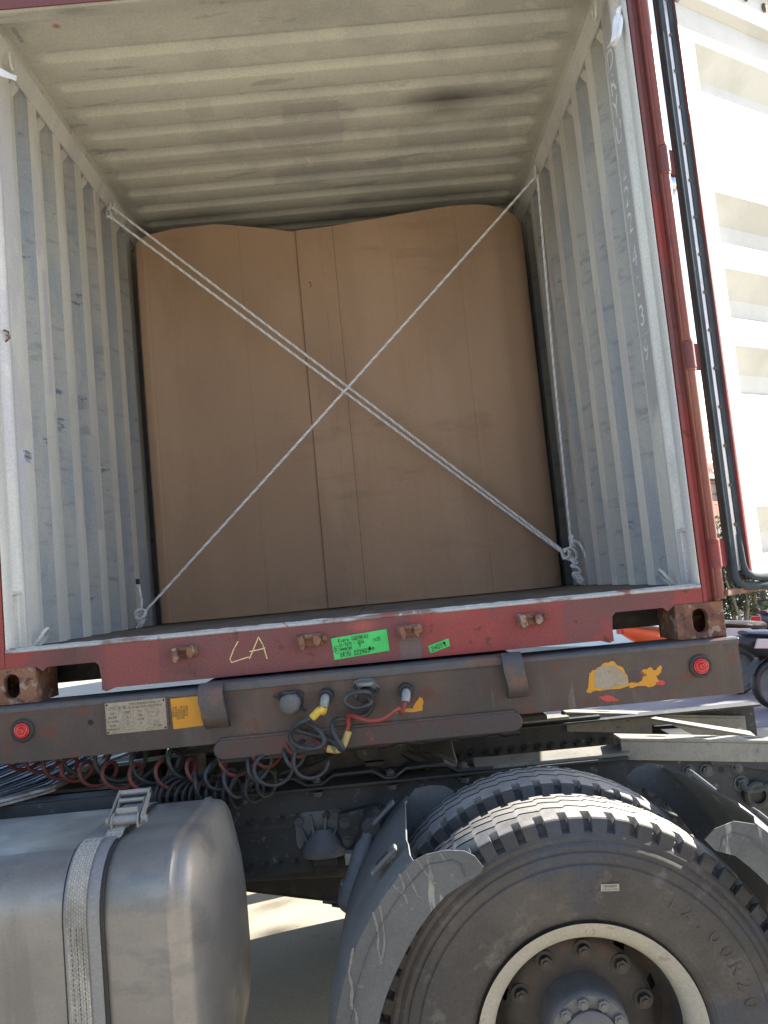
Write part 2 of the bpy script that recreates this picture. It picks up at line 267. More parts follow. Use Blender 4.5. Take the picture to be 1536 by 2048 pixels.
m_green=mat('green_paper',(.04,.44,.10),.6,layers=[dict(scale=12,col=(.06,.50,.13),lo=.45,hi=.6)],fine=.03)
m_chalk=mat('yellow_chalk',(.62,.50,.24),.9,layers=[dict(scale=90,col=(.30,.15,.1),lo=.55,hi=.62,amt=.6)],fine=0)
m_white=mat('white_marking',(.85,.87,.86),.6,layers=[dict(scale=14,col=(.50,.52,.52),lo=.5,hi=.6)],fine=.03)
m_paper=mat('white_paper',(.62,.63,.70),.7,fine=.02)
m_rope=mat('white_poly_rope',(.74,.74,.73),.6,layers=[dict(scale=30,col=(.55,.55,.55),lo=.55,hi=.7,amt=.7)],fine=.06)
m_tracer=mat('grey_rope_strand',(.55,.56,.59),.6)
m_ribbon=mat('white_ribbon',(.75,.78,.82),.6,fine=.03)
m_kraft=mat('kraft_cardboard',(.35,.235,.153),.85,layers=[dict(scale=1.3,stretch=(1,1,.5),col=(.285,.193,.128),lo=.42,hi=.6,amt=.8),dict(scale=3,stretch=(1,1,.2),col=(.38,.265,.18),lo=.55,hi=.62,amt=.5,seed=13),dict(scale=2.2,stretch=(.6,1,2),col=(.24,.165,.115),lo=.60,hi=.66,amt=.45,seed=17),dict(scale=60,stretch=(1,1,.03),col=(.33,.21,.135),lo=.5,hi=.7,amt=.35,seed=3),dict(scale=120,col=(.22,.14,.09),lo=.6,hi=.7,amt=.4,seed=5)],bump=.15,bscale=150,bstretch=(1,1,.02),bdist=.0006,fine=.06)
m_kraftline=mat('score_and_gap_kraft',(.13,.088,.06),.9,fine=.05)  # also paints the shadow gap at the panel seam
m_ply=mat('worn_plywood_floor',(.15,.125,.10),.8,layers=[dict(scale=9,stretch=(1,.2,1),col=(.10,.085,.07),lo=.45,hi=.6,amt=.9),dict(scale=26,col=(.24,.23,.21),lo=.62,hi=.7,amt=.6,seed=4)],bump=.4,bscale=60)
m_lip=mat('scuffed_grey_lip',(.33,.35,.36),.5,layers=[dict(scale=14,stretch=(.4,1,1),col=(.16,.10,.09),lo=.52,hi=.60,amt=.85),dict(scale=30,col=(.48,.47,.46),lo=.6,hi=.66,amt=.7,seed=5),dict(scale=12,col=(.20,.065,.055),lo=.60,hi=.64,amt=.9,seed=9)],bump=.5,bscale=60)
m_door=mat('door_cream_paint',(.53,.53,.50),.5,layers=[dict(scale=3,col=(.44,.44,.41),lo=.45,hi=.6,amt=.8),dict(scale=30,col=(.3,.2,.12),lo=.77,hi=.80,amt=.7,seed=5)],bump=.2,bscale=20,bdist=.003,fine=.03)
m_gasket=mat('door_gasket_rubber',(.045,.058,.068),.85,spec=.1,layers=[dict(scale=70,col=(.13,.15,.16),lo=.66,hi=.72,amt=.6),dict(scale=9,col=(.03,.035,.04),lo=.5,hi=.62,amt=.7,seed=3)],bump=.25)
m_strip=mat('gasket_steel_strip',(.34,.34,.37),.4,metal=.5,layers=[dict(scale=16,col=(.26,.25,.26),lo=.5,hi=.6,amt=.6)])
m_screw=mat('brassy_screw',(.13,.09,.05),.75,spec=.1)
m_steel=mat('galvanised_steel',(.26,.26,.25),.55,metal=.3,layers=[dict(scale=20,col=(.25,.25,.24),lo=.5,hi=.66,amt=.8)],bump=.2)
m_alu=mat('aluminium_catwalk',(.30,.32,.35),.4,metal=.7,layers=[dict(scale=14,col=(.16,.17,.18),lo=.48,hi=.62,amt=.8)])
m_ground=mat('pale_concrete_yard',(.32,.285,.22),.9,layers=[dict(scale=.6,col=(.24,.225,.19),lo=.4,hi=.62,amt=.8),dict(scale=30,col=(.33,.31,.25),lo=.5,hi=.7,amt=.5,seed=4),dict(scale=110,col=(.14,.12,.10),lo=.62,hi=.68,amt=.8,seed=5),dict(scale=2.4,col=(.15,.14,.125),lo=.62,hi=.70,amt=.6,seed=15)],bump=.5,bscale=150,bdist=.003)
m_pave=mat('grey_paving',(.17,.16,.18),.85,layers=[dict(scale=1.2,col=(.20,.19,.21),lo=.4,hi=.6,amt=.8)],bump=.3,bscale=90)
m_bldg=mat('white_render_wall',(.78,.78,.75),.7,layers=[dict(scale=.8,col=(.72,.72,.69),lo=.45,hi=.6)],fine=.03)
m_glass=mat('pale_window_glass',(.55,.60,.62),.12,spec=.8,fine=0)
m_frame_dk=mat('window_bar_metal',(.16,.17,.18),.5)
m_fascia=mat('red_fascia',(.30,.055,.04),.5)
m_shock=mat('dusty_blue_grey_steel',(.10,.112,.122),.65,layers=[dict(scale=9,col=(.075,.082,.088),lo=.45,hi=.62,amt=.8)],bump=.3,bscale=60)
m_mud=mat('dried_mud',(.155,.158,.148),.9)
m_tan=mat('tan_render',(.36,.27,.19),.8,layers=[dict(scale=.5,col=(.30,.22,.16),lo=.4,hi=.6)])
m_brick=mat('red_brown_wall',(.15,.05,.04),.8,layers=[dict(scale=4,col=(.11,.04,.035),lo=.45,hi=.6)])
m_leaf=mat('bush_leaf',(.045,.075,.035),.55,layers=[dict(scale=6,col=(.075,.10,.04),lo=.45,hi=.6),dict(scale=11,col=(.03,.05,.03),lo=.55,hi=.62,seed=4)],fine=.2)
m_leafdry=mat('dry_leaf',(.30,.20,.07),.7,layers=[dict(scale=9,col=(.18,.13,.05),lo=.45,hi=.6)],fine=.2)
m_bark=mat('pale_bark',(.26,.22,.16),.85,layers=[dict(scale=12,stretch=(1,1,.2),col=(.15,.12,.09),lo=.5,hi=.65)],bump=.6,bscale=40)
m_sw=mat('scooter_white',(.52,.44,.45),.3,fine=.02); m_sk=mat('scooter_black_plastic',(.03,.03,.035),.45); m_sb=mat('scooter_navy',(.03,.045,.085),.3,fine=.02)
m_sr=mat('scooter_red',(.42,.03,.03),.3,fine=.02); m_so=mat('scooter_orange',(.70,.10,.02),.4,fine=.02); m_brown=mat('brown_vinyl',(.13,.085,.06),.45)
m_mirror=mat('mirror_glass',(.75,.75,.78),.05,metal=1,fine=0); m_purple=mat('purple_cover',(.10,.03,.06),.7); m_tarp=mat('crumpled_grey_sheet',(.32,.29,.28),.7,bump=.6,bscale=8,bdist=.02)
m_yel=mat('yellow_plastic',(.60,.32,.03),.4,fine=.02)
# ------------------------------------------------------------------ shared little meshes (modelled at the origin, facing -Y)
def hexbolt(r=.012,h=.009,wr=.017,mat_=None):
    b=MB()
    b.lathe([(0,wr),(-.003,wr),(-.003,r)],(0,0,0),'y',14)
    pts=[(r*math.cos(PI/3*k+.3),r*math.sin(PI/3*k+.3)) for k in range(6)]
    b.prism(pts,'y',-.0028,-.003-h)
    pts=[(r*.5*math.cos(PI/4*k),r*.5*math.sin(PI/4*k)) for k in range(8)]
    b.prism(pts,'y',-.003-h,-.007-h)
    return mesh_only('bolt',b,mat_ or m_frame)
ME_BOLT=hexbolt(); ME_BOLTL=hexbolt(.016,.012,.022,m_guard); ME_NUT=hexbolt(.017,.016,.026,m_disc); ME_HUBBOLT=hexbolt(.0145,.008,.0001,m_hub)
b=MB(); b.disc((0,0,0),.011,'y',16); ME_HOLE=mesh_only('bolt_hole_disc',b,m_groove,fixn=False)  # flat black discs painted as the dark inside the holes
def ray_rect(a,b,t):
    c,s=abs(math.cos(t)),abs(math.sin(t)); k=min(a/c if c>1e-9 else 1e9,b/s if s>1e-9 else 1e9); return k*math.cos(t),k*math.sin(t)
def stadium(r,h,t):      # vertical slot, half width r, half height h
    c,s=math.cos(t),math.sin(t)
    if abs(c)>1e-9:
        k=r/abs(c)
        if abs(k*s)<=h-r: return k*c,k*s
    # circle centred (0, sign*(h-r))
    d=(h-r)*(1 if s>0 else -1); bq=-s*d; q=bq*bq-(d*d-r*r); k=-bq+math.sqrt(max(q,0)); return k*c,k*s
def text_pts(body,size,extrude=0,shear=0,spacing=1):
    cu=bpy.data.curves.new('t','FONT'); cu.body=body; cu.size=size; cu.extrude=extrude; cu.align_x='CENTER'; cu.align_y='CENTER'; cu.shear=shear; cu.space_character=spacing; cu.resolution_u=3
    ob=bpy.data.objects.new('t',cu); me=bpy.data.meshes.new_from_object(ob)
    v=[tuple(x.co) for x in me.vertices]; f=[tuple(p.vertices) for p in me.polygons]
    bpy.data.objects.remove(ob); bpy.data.curves.remove(cu); bpy.data.meshes.remove(me); return v,f
def text_on(mb,body,size,origin,ex,ey,extrude=0,shear=0,spacing=1,rot=0):
    v,f=text_pts(body,size,extrude,shear,spacing); o=Vector(origin); ex=Vector(ex); ey=Vector(ey); ez=ex.cross(ey)
    c,s=math.cos(rot),math.sin(rot)
    mb.add([o+ex*(x*c-y*s)+ey*(x*s+y*c)+ez*z for x,y,z in v],f)
# hand-drawn letters, unit box
G={'0':[[(.5,1),(.15,.8),(.1,.3),(.4,0),(.8,.25),(.85,.75),(.5,1)]],'1':[[(.45,1),(.4,0)]],'2':[[(.1,.75),(.45,1),(.8,.8),(.6,.45),(.1,.05),(.5,.08),(.95,0)]],
'3':[[(.1,.9),(.5,1),(.8,.8),(.35,.55),(.8,.4),(.7,.1),(.1,0)]],'4':[[(.15,1),(.1,.45),(.9,.5)],[(.8,1),(.6,-.05)]],'5':[[(.9,1),(.25,.95),(.15,.55),(.7,.55),(.75,.15),(.1,0)]],
'6':[[(.7,1),(.2,.5),(.2,.1),(.7,.1),(.7,.4),(.2,.4)]],'7':[[(.05,.9),(.9,1),(.4,0)]],'8':[[(.8,.9),(.3,1),(.2,.75),(.75,.35),(.6,0),(.15,.15),(.8,.9)]],'9':[[(.8,.8),(.4,1),(.15,.7),(.5,.5),(.85,.85),(.6,0)]],
'B':[[(.15,0),(.2,1),(.7,.9),(.25,.55),(.8,.35),(.15,0)]],'i':[[(.4,.6),(.4,0)],[(.4,.85),(.45,.9)]],'u':[[(.1,.6),(.15,.05),(.6,.1),(.7,.6),(.75,0)]],'r':[[(.2,0),(.2,.6),(.35,.6),(.7,.6)]],
'o':[[(.5,.6),(.1,.4),(.4,0),(.8,.3),(.5,.6)]],'(':[[(.7,1.1),(.3,.6),(.6,-.1)]],')':[[(.3,1.1),(.7,.6),(.3,-.1)]],'G':[[(.9,.9),(.3,.9),(.1,.3),(.6,0),(.85,.4),(.5,.45)]],'D':[[(.15,0),(.15,1),(.75,.75),(.7,.2),(.1,0)]],
'Y':[[(.05,1),(.45,.5)],[(.9,1),(.3,-.1)]],'N':[[(.1,0),(.1,1),(.8,0),(.85,1)]],'I':[[(.45,1),(.45,0)]],'A':[[(.05,0),(.5,1),(.9,0)],[(.2,.4),(.8,.4)]],'R':[[(.15,0),(.15,1),(.75,.8),(.2,.5),(.85,0)]],
'U':[[(.1,1),(.15,.05),(.75,.05),(.85,1)]],'X':[[(.1,1),(.85,0)],[(.85,1),(.05,0)]],'-':[[(.1,.5),(.8,.55)]],'x':[[(.1,.7),(.7,.1)],[(.7,.7),(.1,.1)]],'S':[[(.85,.9),(.3,1),(.2,.65),(.75,.4),(.6,0),(.1,.05)]],'L':[[(.3,1),(.05,.05),(.9,.2)]]}
def pen(mb,pts,o,ex,ey,wd,lift=.0005):
    ez=ex.cross(ey).normalized()
    P=[o+ex*x+ey*y+ez*lift for x,y in pts]
    for a,b_ in zip(P,P[1:]):
        d=(b_-a)
        if d.length<1e-6: continue
        d.normalize(); n_=ez.cross(d)*wd/2; e=d*wd*.35
        mb.quad(a-n_-e,b_-n_+e,b_+n_+e,a+n_-e)
def hand(mb,s,o,ex,ey,h,wd,adv=.62,jit=.06):
    x=0; rr=random.Random(len(s)*7+3)
    for ch in s:
        if ch==' ': x+=h*.6; continue
        j=rr.uniform(-jit,jit)*h
        for st in G.get(ch,[]): pen(mb,[(x+a*h*adv*.85,j+b_*h) for a,b_ in st],o,ex,ey,wd)
        x+=h*adv
# ================================================================== GROUND
GZ=-.04
b=MB(); b.quad((-300,-200,GZ),(300,-200,GZ),(300,500,GZ),(-300,500,GZ)); build('ground',b,m_ground,kind='structure')
b=MB(); b.quad((1.9,5.2,GZ+.004),(16,5.2,GZ+.004),(16,10.2,GZ+.004),(1.9,10.2,GZ+.004)); build('pavement',b,m_pave,kind='structure')
# ================================================================== SHIPPING CONTAINER
ZC=1.37; WX=1.219; LY=6.0
con=thing('shipping_container',(0,0,ZC),'maroon steel shipping container with pale inside, standing open on a grimy trailer chassis','shipping container')
# --- corner castings
def casting(sx,y0,y1,z0,name='corner_casting',front=True):
    b=MB(); cx=sx*(WX-.081); hz=.059; cz=z0+hz; yy=y0 if front else y1; dy=1 if front else -1
    ca=math.atan2(.059,.081)
    an=sorted(set([round(2*PI*k/40,5) for k in range(40)]+[round(x%(2*PI),5) for x in (ca,PI-ca,PI+ca,2*PI-ca)]))
    out=[Vector((cx+ray_rect(.079,.057,t)[0],yy,cz+ray_rect(.079,.057,t)[1])) for t in an]
    edge=[Vector((cx+ray_rect(.081,.059,t)[0],yy+dy*.003,cz+ray_rect(.081,.059,t)[1])) for t in an]
    inn=[Vector((cx+stadium(.0265,.041,t)[0],yy,cz+stadium(.0265,.041,t)[1])) for t in an]
    inn2=[Vector((cx+stadium(.0245,.039,t)[0],yy+dy*.006,cz+stadium(.0245,.039,t)[1])) for t in an]
    inb=[p+Vector((0,dy*.02,0)) for p in inn2]
    cav=[Vector((cx+ray_rect(.07,.05,t)[0],yy+dy*.026,cz+ray_rect(.07,.05,t)[1])) for t in an]
    cavb=[p+Vector((0,dy*.12,0)) for p in cav]
    bk=[Vector((p.x,y1 if front else y0,p.z)) for p in edge]
    b.ring(out,inn); b.ring(edge,out); b.ring(bk,edge); b.ring(inn,inn2); b.ring(inn2,inb); b.ring(inb,cav); b.ring(cav,cavb)
    b.add(cavb,[tuple(range(len(cavb)))]); b.add(bk,[tuple(range(len(bk)))])
    return build(name,b,m_rust,con,smooth=30,fixn=False)
casting(1,-.004,.176,ZC); casting(-1,-.004,.176,ZC)
casting(1,LY-.176,LY,ZC,front=False); casting(-1,LY-.176,LY,ZC,front=False)
for sx in (1,-1): casting(sx,-.004,.176,ZC+2.515); casting(sx,LY-.176,LY,ZC+2.515,front=False)
# --- door sill with fork-lift style notches
SB=ZC+.024; ST=ZC+.178
b=MB()
pts=[(-1.056,SB+.1),(-1.056,SB+.02),(-1.03,SB+.09-.015),(-1.015,SB+.09),(-.862,SB+.09),(-.850,SB+.078),(-.842,SB-.006),(-.825,SB-.012),(-.80,SB),(.82,SB),(.842,SB-.006),(.850,SB+.078),(.862,SB+.09),(1.015,SB+.09),(1.03,SB+.075),(1.056,SB+.02),(1.056,SB+.1)]
def strip_face(x0,x1,z0,z1): b.box(x0,x1,.0,.008,z0,z1)
b.prism([(-1.156,ZC+.118),(-1.06,ZC+.118),(-1.035,SB+.075),(-1.020,SB+.088),(-.862,SB+.088),(-.850,SB+.076),(-.842,SB-.004),(-.832,SB-.010),(-.80,SB),(.80,SB),(.832,SB-.010),(.842,SB-.004),(.850,SB+.076),(.862,SB+.088),(1.020,SB+.088),(1.035,SB+.075),(1.06,ZC+.118),(1.156,ZC+.118),(1.156,ST-.006),(-1.156,ST-.006)],'y',0,.008)
for sx in (-1,1):
    b.box(sx*.845-.003,sx*.845+.003,.009,.20,SB-.006,SB+.088)
b.box(-.84,.84,.009,.09,SB-.001,SB+.005)
build('door_sill',b,m_red,con,smooth=30)
b=MB(); b.prism([(-.004,ST-.010),(-.004,ST-.002),(.0,ST),(.085,ST),(.085,ST-.008),(.012,ST-.008),(.006,ST-.016)],'x',-1.154,1.154); build('sill_lip',b,m_lip,con,bevel=.0015)
# raised weld bead along the lip
b=MB(); rr=random.Random(3)
b.tube([(-1.14+2.28*i/90,.004+rr.uniform(-.001,.001),ST+.001+rr.uniform(-.0015,.001)) for i in range(91)],.004,6); build('weld_bead',b,m_lip,con,smooth=0)
# --- keepers
def keeper(x,z,k):
    b=MB(); b.box(x-.042,x+.042,-.010,0,z-.018,z+.022)
    b.prism([(x-.040,z+.018),(x-.020,z+.02),(x-.014,z-.012),(x-.022,z-.03),(x-.034,z-.02)],'y',-.040,-.009)
    b.prism([(x+.012,z+.018),(x+.036,z+.018),(x+.040,z-.002),(x+.024,z-.022),(x+.012,z-.01)],'y',-.034,-.009)
    b.box(x-.02,x+.016,-.02,-.009,z+.006,z+.020)
    if k%2: b.box(x+.040,x+.055,-.022,-.002,z-.004,z+.014)
    o=build('lock_keeper',b,m_rust,con,bevel=.004,smooth=40)
for k,x in enumerate((-.567,-.153,.178,.577)): keeper(x,ZC+.118-.003,k)
# --- corner posts
b=MB(); b.prism([(-WX,0),(-1.158,0),(-1.158,.006),(-1.20,.03),(-1.20,.15),(-WX,.15)],'z',ZC+.118,ZC+2.515); build('corner_post',b,m_red,con,bevel=.002)
b=MB(); b.prism([(1.158,.0),(1.172,.0),(1.176,.012),(1.194,.014),(1.194,.15),(1.190,.15),(1.190,.018),(1.158,.006)],'z',ZC+.118,ZC+2.515); build('corner_post',b,m_red,con,bevel=.002)
b=MB()
b.prism([(1.1945,-.010),(1.209,-.012),(1.212,-.004),(1.212,.12),(1.1945,.12)],'z',ZC+.118,ZC+2.475)
build('hinge_channel',b,m_redlite,con,bevel=.004,smooth=40)
for z0,z1 in ((1.50,1.60),(1.69,2.27),(2.375,2.965),(3.07,3.78)):
    b=MB(); b.cyl((1.213,-.008,z0),(1.213,-.008,z1),.0135,14); b.cyl((1.213,-.008,z0-.006),(1.213,-.008,z0),.016,14); b.cyl((1.213,-.008,z1-.004),(1.213,-.008,z1+.004),.016,14)
    build('hinge_pin_tube',b,m_redlite,con,smooth=40)
# post inner returns (pale)
for sx in (-1,1):
    b=MB()
    b.sheet([(sx*x,y) for x,y in [(1.156,.0065),(1.1535,.012),(1.1535,.045),(1.158,.048),(1.158,.075),(1.180,.088),(1.186,.135),(1.180,.150),(1.166,.158),(1.160,.172),(1.162,.190),(1.172,.202),(1.176,.215)]],'z',ZC+.17,ZC+2.50,.004*sx)
    build('post_inner_plate',b,m_wall,con,smooth=50)
    b=MB(); b.box(min(sx*1.156,sx*1.184),max(sx*1.156,sx*1.184),.088,.16,ZC+.36,ZC+.372); b.box(min(sx*1.156,sx*1.18),max(sx*1.156,sx*1.18),.125,.165,ZC+.176,ZC+.36)
    build('post_gusset',b,m_wall,con,bevel=.003)
# --- header
b=MB(); b.box(-1.156,1.156,0,.006,3.785,3.93); b.box(-1.156,1.156,.007,.30,3.925,3.935); build('door_header',b,m_red,con)
b=MB(); b.prism([(.0065,3.787),(.0065,3.80),(.022,3.80),(.024,3.795),(.095,3.815),(.10,3.905),(.107,3.905),(.103,3.808),(.024,3.787)],'x',-1.156,1.156); build('header_underside',b,m_cream,con,bevel=.001)
# --- roof
b=MB()
xs=[-1.16,-1.10,-1.085,-1.07,-1.055,-1.04,1.04,1.055,1.07,1.085,1.10,1.16]
msk=[0,0,.15,.5,.9,1,1,.9,.5,.15,0,0]
PR=[(0,0),(.014,.9),(.020,1),(.056,1),(.062,.85),(.080,.12),(.087,0)]; pitch=.1935
ys=[(.10,0),(.36,0),(.385,0)]
k=0
while .39+k*pitch<LY-.2:
    ys+=[(.39+k*pitch+a,c) for a,c in PR]; k+=1
ys+=[(LY-.05,0)]
rr=random.Random(5)
vs_=[]
for y,c in ys:
    for x,m_ in zip(xs,msk): vs_.append((x,y,3.895+.032*c*m_+.0015*math.sin(x*3+y*2)))
n=len(xs); fs_=[(i*n+j,i*n+j+1,(i+1)*n+j+1,(i+1)*n+j) for i in range(len(ys)-1) for j in range(n-1)]
b.add(vs_,fs_); nv=len(b.v)
b.add([(x,y,z+.004) for x,y,z in vs_],[tuple(reversed(f)) for f in fs_])
build('roof_panel',b,m_cream,con,smooth=28,fixn=False)
for sx in (-1,1):
    b=MB(); b.prism([(sx*1.215,3.862),(sx*1.150,3.862),(sx*1.146,3.868),(sx*1.140,3.898),(sx*1.14,3.925),(sx*1.215,3.94)],'y',.10,LY); build('top_side_rail',b,m_cream,con,bevel=.003,smooth=40)
    b=MB(); b.prism([(sx*1.215,ZC+.03),(sx*1.18,ZC+.03),(sx*1.18,ZC+.14),(sx*1.215,ZC+.166)],'y',.18,LY-.18); build('bottom_side_rail',b,m_red,con)
    b=MB(); b.prism([(sx*1.149,3.8625),(sx*1.153,3.8625),(sx*1.180,3.79),(sx*1.172,3.79)],'y',.215,LY); build('rail_flange',b,m_wall,con,smooth=40)
# --- corrugated side walls
def wall(sx):
    b=MB(); P=[(1.177,.215,0)]; y=.245+(.0 if sx>0 else .005); pit=.262
    P.append((1.177,y+.095,0))
    y=y+.095
    while y<LY-.3:
        P+=[(1.211,y+.055,1),(1.211,y+.115,0),(1.177,y+.172,1),(1.177,y+pit,0)]; y+=pit
    P.append((1.177,LY-.02,0))
    n=len(P); zs=[ZC+.172,ZC+.178,3.78,3.80,3.872]
    vs=[(sx*x,y,z) for z in zs for x,y,_ in P]
    # corrugation closes at the top as pressed ends
    for i,(x,y_,_) in enumerate(P):
        if x>1.2:
            vs[2*n+i]=(sx*x,y_,3.76); vs[3*n+i]=(sx*1.180,y_,3.80); vs[4*n+i]=(sx*1.177,y_,3.872)
    for r in range(len(zs)-1):
        for i in range(n-1):
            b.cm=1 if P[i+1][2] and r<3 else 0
            b.add([],[(r*n+i,r*n+i+1,(r+1)*n+i+1,(r+1)*n+i)])
    o=len(b.v); b.v+=vs
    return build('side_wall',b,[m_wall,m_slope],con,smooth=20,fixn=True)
wall(1); wall(-1)
for sx in (-1,1):   # outer skin so that the wall has thickness from outside
    y0_=.245+(.0 if sx>0 else .005)+.095
    b=MB(); P=[(1.1835,.16),(1.1835,y0_+.003)]; y=y0_
    while y<LY-.3: P+=[(1.2165,y+.057),(1.2165,y+.113),(1.1835,y+.170),(1.1835,y+.265)]; y+=.262
    P.append((1.1835,LY-.02)); P=[(sx*a,c) for a,c in P]
    b.sheet(P,'z',ZC+.150,3.93,.001*sx); build('side_panel',b,m_red,con)
b=MB(); P=[];x=-1.17
while x<1.1: P+=[(x,LY-.03),(x+.09,LY-.03),(x+.13,LY),(x+.22,LY)]; x+=.26
P+=[(1.17,LY-.03)]
b.sheet(P,'z',ZC+.17,3.93,.003); build('front_wall',b,m_wall,con)
# --- floor
for j in range(2):
    for i in range(5):
        b=MB(); x0=-1.21+j*1.21; b.box(x0+.0015,x0+1.2085,.087+i*1.18,.087+i*1.18+1.177,ZC+.14,ZC+.171-.001*((i+j)%2)); build('floor_board',b,m_ply,con)
for i in range(17):
    b=MB(); y=.28+i*.34; b.box(-1.165,1.165,y,y+.045,ZC+.033,ZC+.139); build('cross_member',b,m_dark,con)  # coloured near black for the shade seen through the sill notches
# --- lashing rings
def dring(p,ax,down=1,parent=con,r=.024,t=.0055):
    """D shaped lashing ring on a side wall, hanging below its lug; ax = side sign"""
    p=Vector(p); pts=[]
    for i in range(13):
        a=-PI*i/12; pts.append(p+Vector((0.004*ax*0,r*math.cos(a),down*r*1.5*math.sin(a))))
    pts=[p+Vector((0,r,.018*down))]+pts+[p+Vector((0,-r,.018*down))]
    b=MB(); b.tube(pts,t,8); return build('lashing_ring',b,m_wall,parent,smooth=50)
for sx in (-1,1):
    for y in (.30,1.56,2.9): dring((sx*1.140,y,3.80),sx,1)
for sx,y in ((-1,.29),(-1,1.55),(1,.31),(1,1.66)):
    p=Vector((sx*1.145,y,1.575)); b=MB()
    b.tube([p+Vector((sx*.028,-.026,-.032)),p+Vector((sx*.005,-.03,-.01)),p+Vector((-sx*.012,-.022,.018)),p+Vector((-sx*.016,0,.028)),p+Vector((-sx*.012,.022,.018)),p+Vector((sx*.005,.03,-.01)),p+Vector((sx*.028,.026,-.032))],.0065,8)
    build('lashing_ring',b,m_wall,con,smooth=50)
b=MB(); p=at(9,672,X=-1.165); b.tube([p+Vector((0,-.006,.02)),p+Vector((.014,0,.015)),p+Vector((.016,0,-.01)),p+Vector((0,.006,-.02))],.0035,8); b.tube([p+Vector((.01,-.01,.0)),p+Vector((.016,.01,-.006)),p+Vector((.01,.012,.012))],.002,6); build('lashing_hook',b,m_rust,con,smooth=50)
# --- painted serial digits down the right wall
for ch,z in (('D',3.585),('R',3.485),('Y',3.385),('U',3.285),('2',3.135),('2',3.03),('2',2.925),('4',2.79),('0',2.672),('3',2.56),('9',2.425)):
    b=MB(); text_on(b,ch,.115,(1.1755,.292,z),(0,-1,0),(0,0,1))
    o_=build('painted_character',b,m_white,con,fixn=False,label='white serial letter' if ch in 'DRYU' else 'white serial digit')
z=2.425; b=MB()
b.quad((1.1754,.235,z-.07),(1.1754,.239,z-.07),(1.1754,.239,z+.065),(1.1754,.235,z+.065)); b.quad((1.1754,.239,z+.061),(1.1754,.345,z+.061),(1.1754,.345,z+.065),(1.1754,.239,z+.065)); b.quad((1.1754,.341,z-.07),(1.1754,.345,z-.07),(1.1754,.345,z+.061),(1.1754,.341,z+.061))
build('check_digit_box',b,m_white,con,fixn=False)
# --- small paper on left wall
p0=at(43,896,X=-1.1755); p1=at(68,937,X=-1.1755)
b=MB(); b.box(-1.1765,-1.1752,p0.y,p1.y,p1.z+.012,p0.z); pp=build('paper_label',b,m_paper,con,label='small white printed sheet on the left wall')
b=MB(); rr=random.Random(2)
for i,t in enumerate((.08,.16,.24,.36,.46,.52,.6,.72,.85)):
    z=p0.z-(p0.z-p1.z-.012)*t; wdt=(p1.y-p0.y); a=p0.y+wdt*rr.uniform(.1,.3); c=p1.y-wdt*rr.uniform(.1,.35)
    b.box(-1.1751,-1.1750,a,c,z-.0012,z+.0012)
build('print_lines',b,m_ink,pp)
# --- chalk LA, green papers on the sill
X_=Vector((1,0,0)); Z_=Vector((0,0,1))
b=MB(); yv=-.0006
def on_sill(px,py): q=at(px,py,Y=-.0004); return q
def chalk(pts):
    P=[on_sill(*q) for q in pts]
    for a,c in zip(P,P[1:]):
        d=(c-a).normalized(); n_=Vector((-d.z,0,d.x))*.0017; b.quad(a-n_-d*.001,c-n_+d*.001,c+n_+d*.001,a+n_-d*.001)
chalk([(476,1283),(468,1297),(460,1318),(463,1325),(478,1320),(497,1314)]); chalk([(499,1317),(507,1298),(517,1274),(526,1290),(534,1317)]); chalk([(499,1303),(515,1300),(530,1296)])
build('chalk_letters',b,m_chalk,con,fixn=False,label='yellow chalk letters LA on the maroon sill')
def sticker(c0,c1,c2,c3):
    P=[at(*q,Y=-.0015) for q in (c0,c1,c2,c3)]
    ex=(P[1]-P[0]).normalized(); ey=(P[0]-P[3]); ey=(ey-ex*ey.dot(ex)).normalized()
    b=MB(); n_=10; v=[]
    for i in range(n_+1):
        t=i/n_
        for q,r_ in ((P[0],P[1]),(P[3],P[2])):
            c=q.lerp(r_,t); v.append((c.x,-.0012-.0012*abs(math.sin(t*7+q.z*9)),c.z))
    b.add(v,[(2*i,2*i+1,2*i+3,2*i+2) for i in range(n_)]); b.add([(x,y+.0006,z) for x,y,z in v],[(2*i,2*i+2,2*i+3,2*i+1) for i in range(n_)])
    return P,ex,ey,b
P,ex,ey,b=sticker((662,1277),(773,1258),(779,1301),(669,1320))
gs=build('paper_label',b,m_green,con,label='large green paper strip handwritten in black on the sill',fixn=False)
b=MB(); o=P[3]; W_=(P[1]-P[0]).length; H_=(P[0]-P[3]).length; lift=Vector((0,-.0018,0))
hand(b,'Biuro (GDYNIA)',o+ex*.022+ey*H_*.745+lift,ex,ey,.0125,.0015,.58)
hand(b,'51-3275 -J3276',o+ex*.024+ey*H_*.54+lift,ex,ey,.0105,.0014,.56)
hand(b,'4444784',o+ex*.024+ey*H_*.335+lift,ex,ey,.0105,.0014,.56)
hand(b,'X',o+ex*.086+ey*H_*.38+lift,ex,ey,.014,.0011,.7)
hand(b,'1x20',o+ex*.135+ey*H_*.54+lift,ex,ey,.0125,.0013,.52)
hand(b,'DRYU 222403',o+ex*.022+ey*H_*.07+lift,ex,ey,.0150,.0017,.60)
hand(b,'9',o+ex*.128+ey*H_*.10+lift,ex,ey,.0140,.0017,.60)
pen(b,[(.1185,.014),(.124,.018),(.120,.022),(.125,.013),(.119,.020),(.1235,.024)],o+lift,ex,ey,.003)
hand(b,'D',o+ex*.008+ey*H_*.36+lift,ex,ey,.013,.0014,.6)
pen(b,[(.0125+.0085*math.cos(t*.7),H_*.45+.013*math.sin(t*.7)) for t in range(10)],o+lift,ex,ey,.0012)
build('handwriting',b,m_ink,gs,fixn=False)
P,ex,ey,b=sticker((856,1292),(897,1277),(900,1292),(861,1307))
